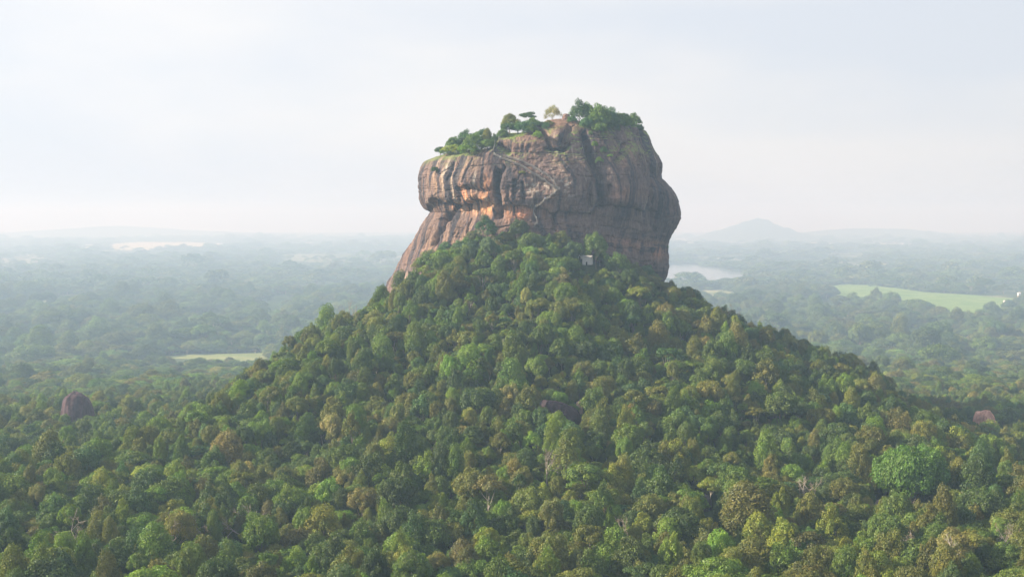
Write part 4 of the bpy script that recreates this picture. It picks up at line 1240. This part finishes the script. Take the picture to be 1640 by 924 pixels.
for k, (fl, t_, sh, tr_, lab) in enumerate(PP):
    P_ = FL[fl]; seg = np.linalg.norm(np.diff(P_, axis=0), axis=1); cum = np.concatenate([[0], np.cumsum(seg)])
    c = [float(np.interp(t_ * cum[-1], cum, P_[:, a])) for a in range(3)]
    ob = person_mesh(sh, tr_, k); ob.location = (c[0], c[1], c[2] + 0.04); ob.rotation_euler = (0, 0, R(100 + 40 * (k % 2)))
    tag(ob, lab, 'person', 'visitors on the rock stairs')
for k, (px_, sh, lab) in enumerate([(901, (.75, .7, .7), 'person in pale clothes on the summit right of the dry bush'), (905.5, (.6, .25, .2), 'person in a red top on the summit beside the stone mound')]):
    h_ = rock_hit(px_, 193, 3); yy = h_[1] + 9; zt = rock_top(h_[0], yy) or h_[2]
    ob = person_mesh(sh, (.1, .1, .15), 20 + k); ob.location = (h_[0], yy, zt - 0.3); tag(ob, lab, 'person', 'visitors on the summit')

# ---------------------------------------------------------------- small white kiosk under the cliff
M_white = simple_mat('white_plaster', (0.68, 0.67, 0.67), noise=0.06)
M_dark = simple_mat('dark_inside', (0.03, 0.03, 0.035), noise=0.1)
M_tile = simple_mat('roof_tile', (0.30, 0.17, 0.13), scale=2)
M_tin = simple_mat('roof_tin', (0.33, 0.32, 0.33), scale=2)
def house(name, loc, w, d, h, roof_h, label, roof_m, rz=0.0, cat='building', win=2, group=None):
    e = empty(name, loc, rz)
    A = Acc(); box_geo(A, np.array([0, 0, h / 2]), w, d, h); obj('wall', mesh_from('wall', *A.out(), [M_white]), e)
    o_ = 0.5
    V = np.array([[-w / 2 - o_, -d / 2 - o_, h], [w / 2 + o_, -d / 2 - o_, h], [w / 2 + o_, d / 2 + o_, h], [-w / 2 - o_, d / 2 + o_, h], [-w / 2 - o_, 0, h + roof_h], [w / 2 + o_, 0, h + roof_h]]) + [0, 0, 0.02]
    me = mesh_from('roof', V, [np.array([[0, 1, 5, 4], [2, 3, 4, 5]]), np.array([[0, 4, 3], [1, 2, 5]])], [roof_m]); obj('roof', me, e)
    A = Acc(); box_geo(A, np.array([0, -d / 2 - 0.03, 1.05]), 1.0, 0.08, 2.1); obj('door', mesh_from('door', *A.out(), [M_dark]), e)
    for k in range(win):
        x = (-1) ** k * w * 0.3
        A = Acc(); box_geo(A, np.array([x, -d / 2 - 0.03, h * 0.55]), w * 0.16, 0.08, h * 0.3); obj('window', mesh_from('window', *A.out(), [M_dark]), e)
    tag(e, label, cat, group)
    return e
p = KP
house('kiosk', (p[0], p[1], p[2] - 0.6), 6.2, 4.4, 5.4, 1.1, 'small white kiosk with a dark opening among trees under the cliff', M_tin, -0.35, win=0)
p = at_Y(930, 411, KY + 4)
house('hut', (p[0] - 0.4, p[1], p[2] - 1.6), 4.6, 3.5, 2.8, 1.2, 'low hut with a pale tin roof just left of the white kiosk', M_tin, -0.2, win=0)
p = at_Z(1616, 486)
house('long_house', (p[0], p[1], PLAIN), 36, 12, 7, 4, 'long white house at the right end of the green rice field', M_white, 0.1)
p = at_Z(1632, 478)
house('white_tower', (p[0], p[1], PLAIN), 9, 9, 19, 3, 'slim white tower beside the long white house', M_white, 0.1)
for k, (px, py, w_, lab) in enumerate([(408, 562, 22, 'white roofed house behind the clearing at the left foot of the hill'), (412, 510, 26, 'tiny white house in the trees on the left plain'),
        (1500, 434, 40, 'white house in the tan clearing on the right plain'), (1236, 427, 30, 'tiny white house among trees right of the lake'), (1376, 425, 30, 'small pale house on the plain above the green rice field'),
        (352, 391, 60, 'pale house at the right end of the long yellow field'), (290, 408, 50, 'tiny pale house below the long yellow field'), (1576, 431, 44, 'white house at the right end of the tan clearing')]):
    p = at_Z(px, py)
    house('farm_house', (p[0], p[1], float(hill_z(p[0], p[1]))), w_, w_ * 0.45, 6 + w_ * 0.08, 3, lab, M_tin if k % 2 else M_white, 0.2 * k, group='houses scattered on the plain')
    
# ---------------------------------------------------------------- palms by the rice field
def palm_geo(seed):
    r = np.random.default_rng(seed); A = Acc()
    ts = np.linspace(0, 1, 7); h = 15
    path = np.stack([1.6 * ts ** 2, 0.4 * ts, ts * h], -1); A.add(*tube(path, 0.28 - 0.12 * ts, 6)); tr = A.out()
    B = Acc()
    for k in range(18):
        a = 2 * math.pi * k / 18 + r.random() * 0.3; up = r.uniform(-0.1, 0.9)
        s_ = np.linspace(0, 1, 7); ln = 5.0
        mid = np.stack([np.cos(a) * ln * s_, np.sin(a) * ln * s_, up * ln * s_ - 3.6 * s_ ** 2], -1) + path[-1]
        side = np.array([-math.sin(a), math.cos(a), 0]) * 0.55
        w_ = (np.sin(np.pi * np.clip(s_ * 0.95 + 0.05, 0, 1)) + 0.1)[:, None]
        V = np.concatenate([mid - side * w_ + [0, 0, -0.3], mid, mid + side * w_ + [0, 0, -0.3]])
        Fq = [[i, i + 1, 7 + i + 1, 7 + i] for i in range(6)] + [[7 + i, 7 + i + 1, 14 + i + 1, 14 + i] for i in range(6)]
        B.add(V, Fq)
    return tr, B.out()
PM = []
for s_ in range(3):
    (tv, tf), (cv, cf) = palm_geo(40 + s_)
    cm = mesh_from('palm_crown', cv, cf, [M_leaf]); set_color(cm, 'tone', np.ones((len(cv), 3))); PM.append((mesh_from('palm_trunk', tv, tf, [M_bark], True), cm))
for k, (px, py) in enumerate([(1470, 520), (1484, 516), (1497, 521), (1508, 514), (1521, 519), (1533, 513), (1545, 520), (1440, 516), (1425, 520), (1300, 560), (1310, 556), (1322, 562)]):
    p = at_Z(px, py + 5); e = empty('palm_tree', (p[0], p[1], float(hill_z(p[0], p[1]))), k * 1.3, 1.25 + 0.1 * (k % 3))
    obj('trunk', PM[k % 3][0], e); c = obj('crown', PM[k % 3][1], e); c['tint'] = [0.07, 0.11, 0.03]
    tag(e, f'coconut palm in front of the green rice field, {ORD[[2, 3, 4, 5, 6, 7, 8, 1, 0][k]]} of nine' if k < 9 else ['leftmost', 'middle', 'rightmost'][k - 9] + ' of three palms on the plain beyond the right skyline of the hill', 'palm tree', 'palms on the plain')

# ---------------------------------------------------------------- haze
m, t, o = new_mat('haze_air')
pv = t.nodes.new('ShaderNodeVolumePrincipled')
pv.inputs['Color'].default_value = (0.37, 0.52, 0.72, 1)
pv.inputs['Absorption Color'].default_value = (0.40, 0.165, 0.055, 1)
pv.inputs['Density'].default_value = 0.00019
pv.inputs['Anisotropy'].default_value = 0.12
t.links.new(pv.outputs[0], o.inputs['Volume'])
A = Acc(); box_geo(A, np.array([0, 12200, (286 - 164) / 2]), 34000, 26000, 450)
hz = obj('haze', mesh_from('haze', *A.out(), [m])); tag(hz, 'pale blue morning haze over the whole plain', kind='stuff')
print('TREES', n, 'mass', mass.sum(), 'picked', len(picked))
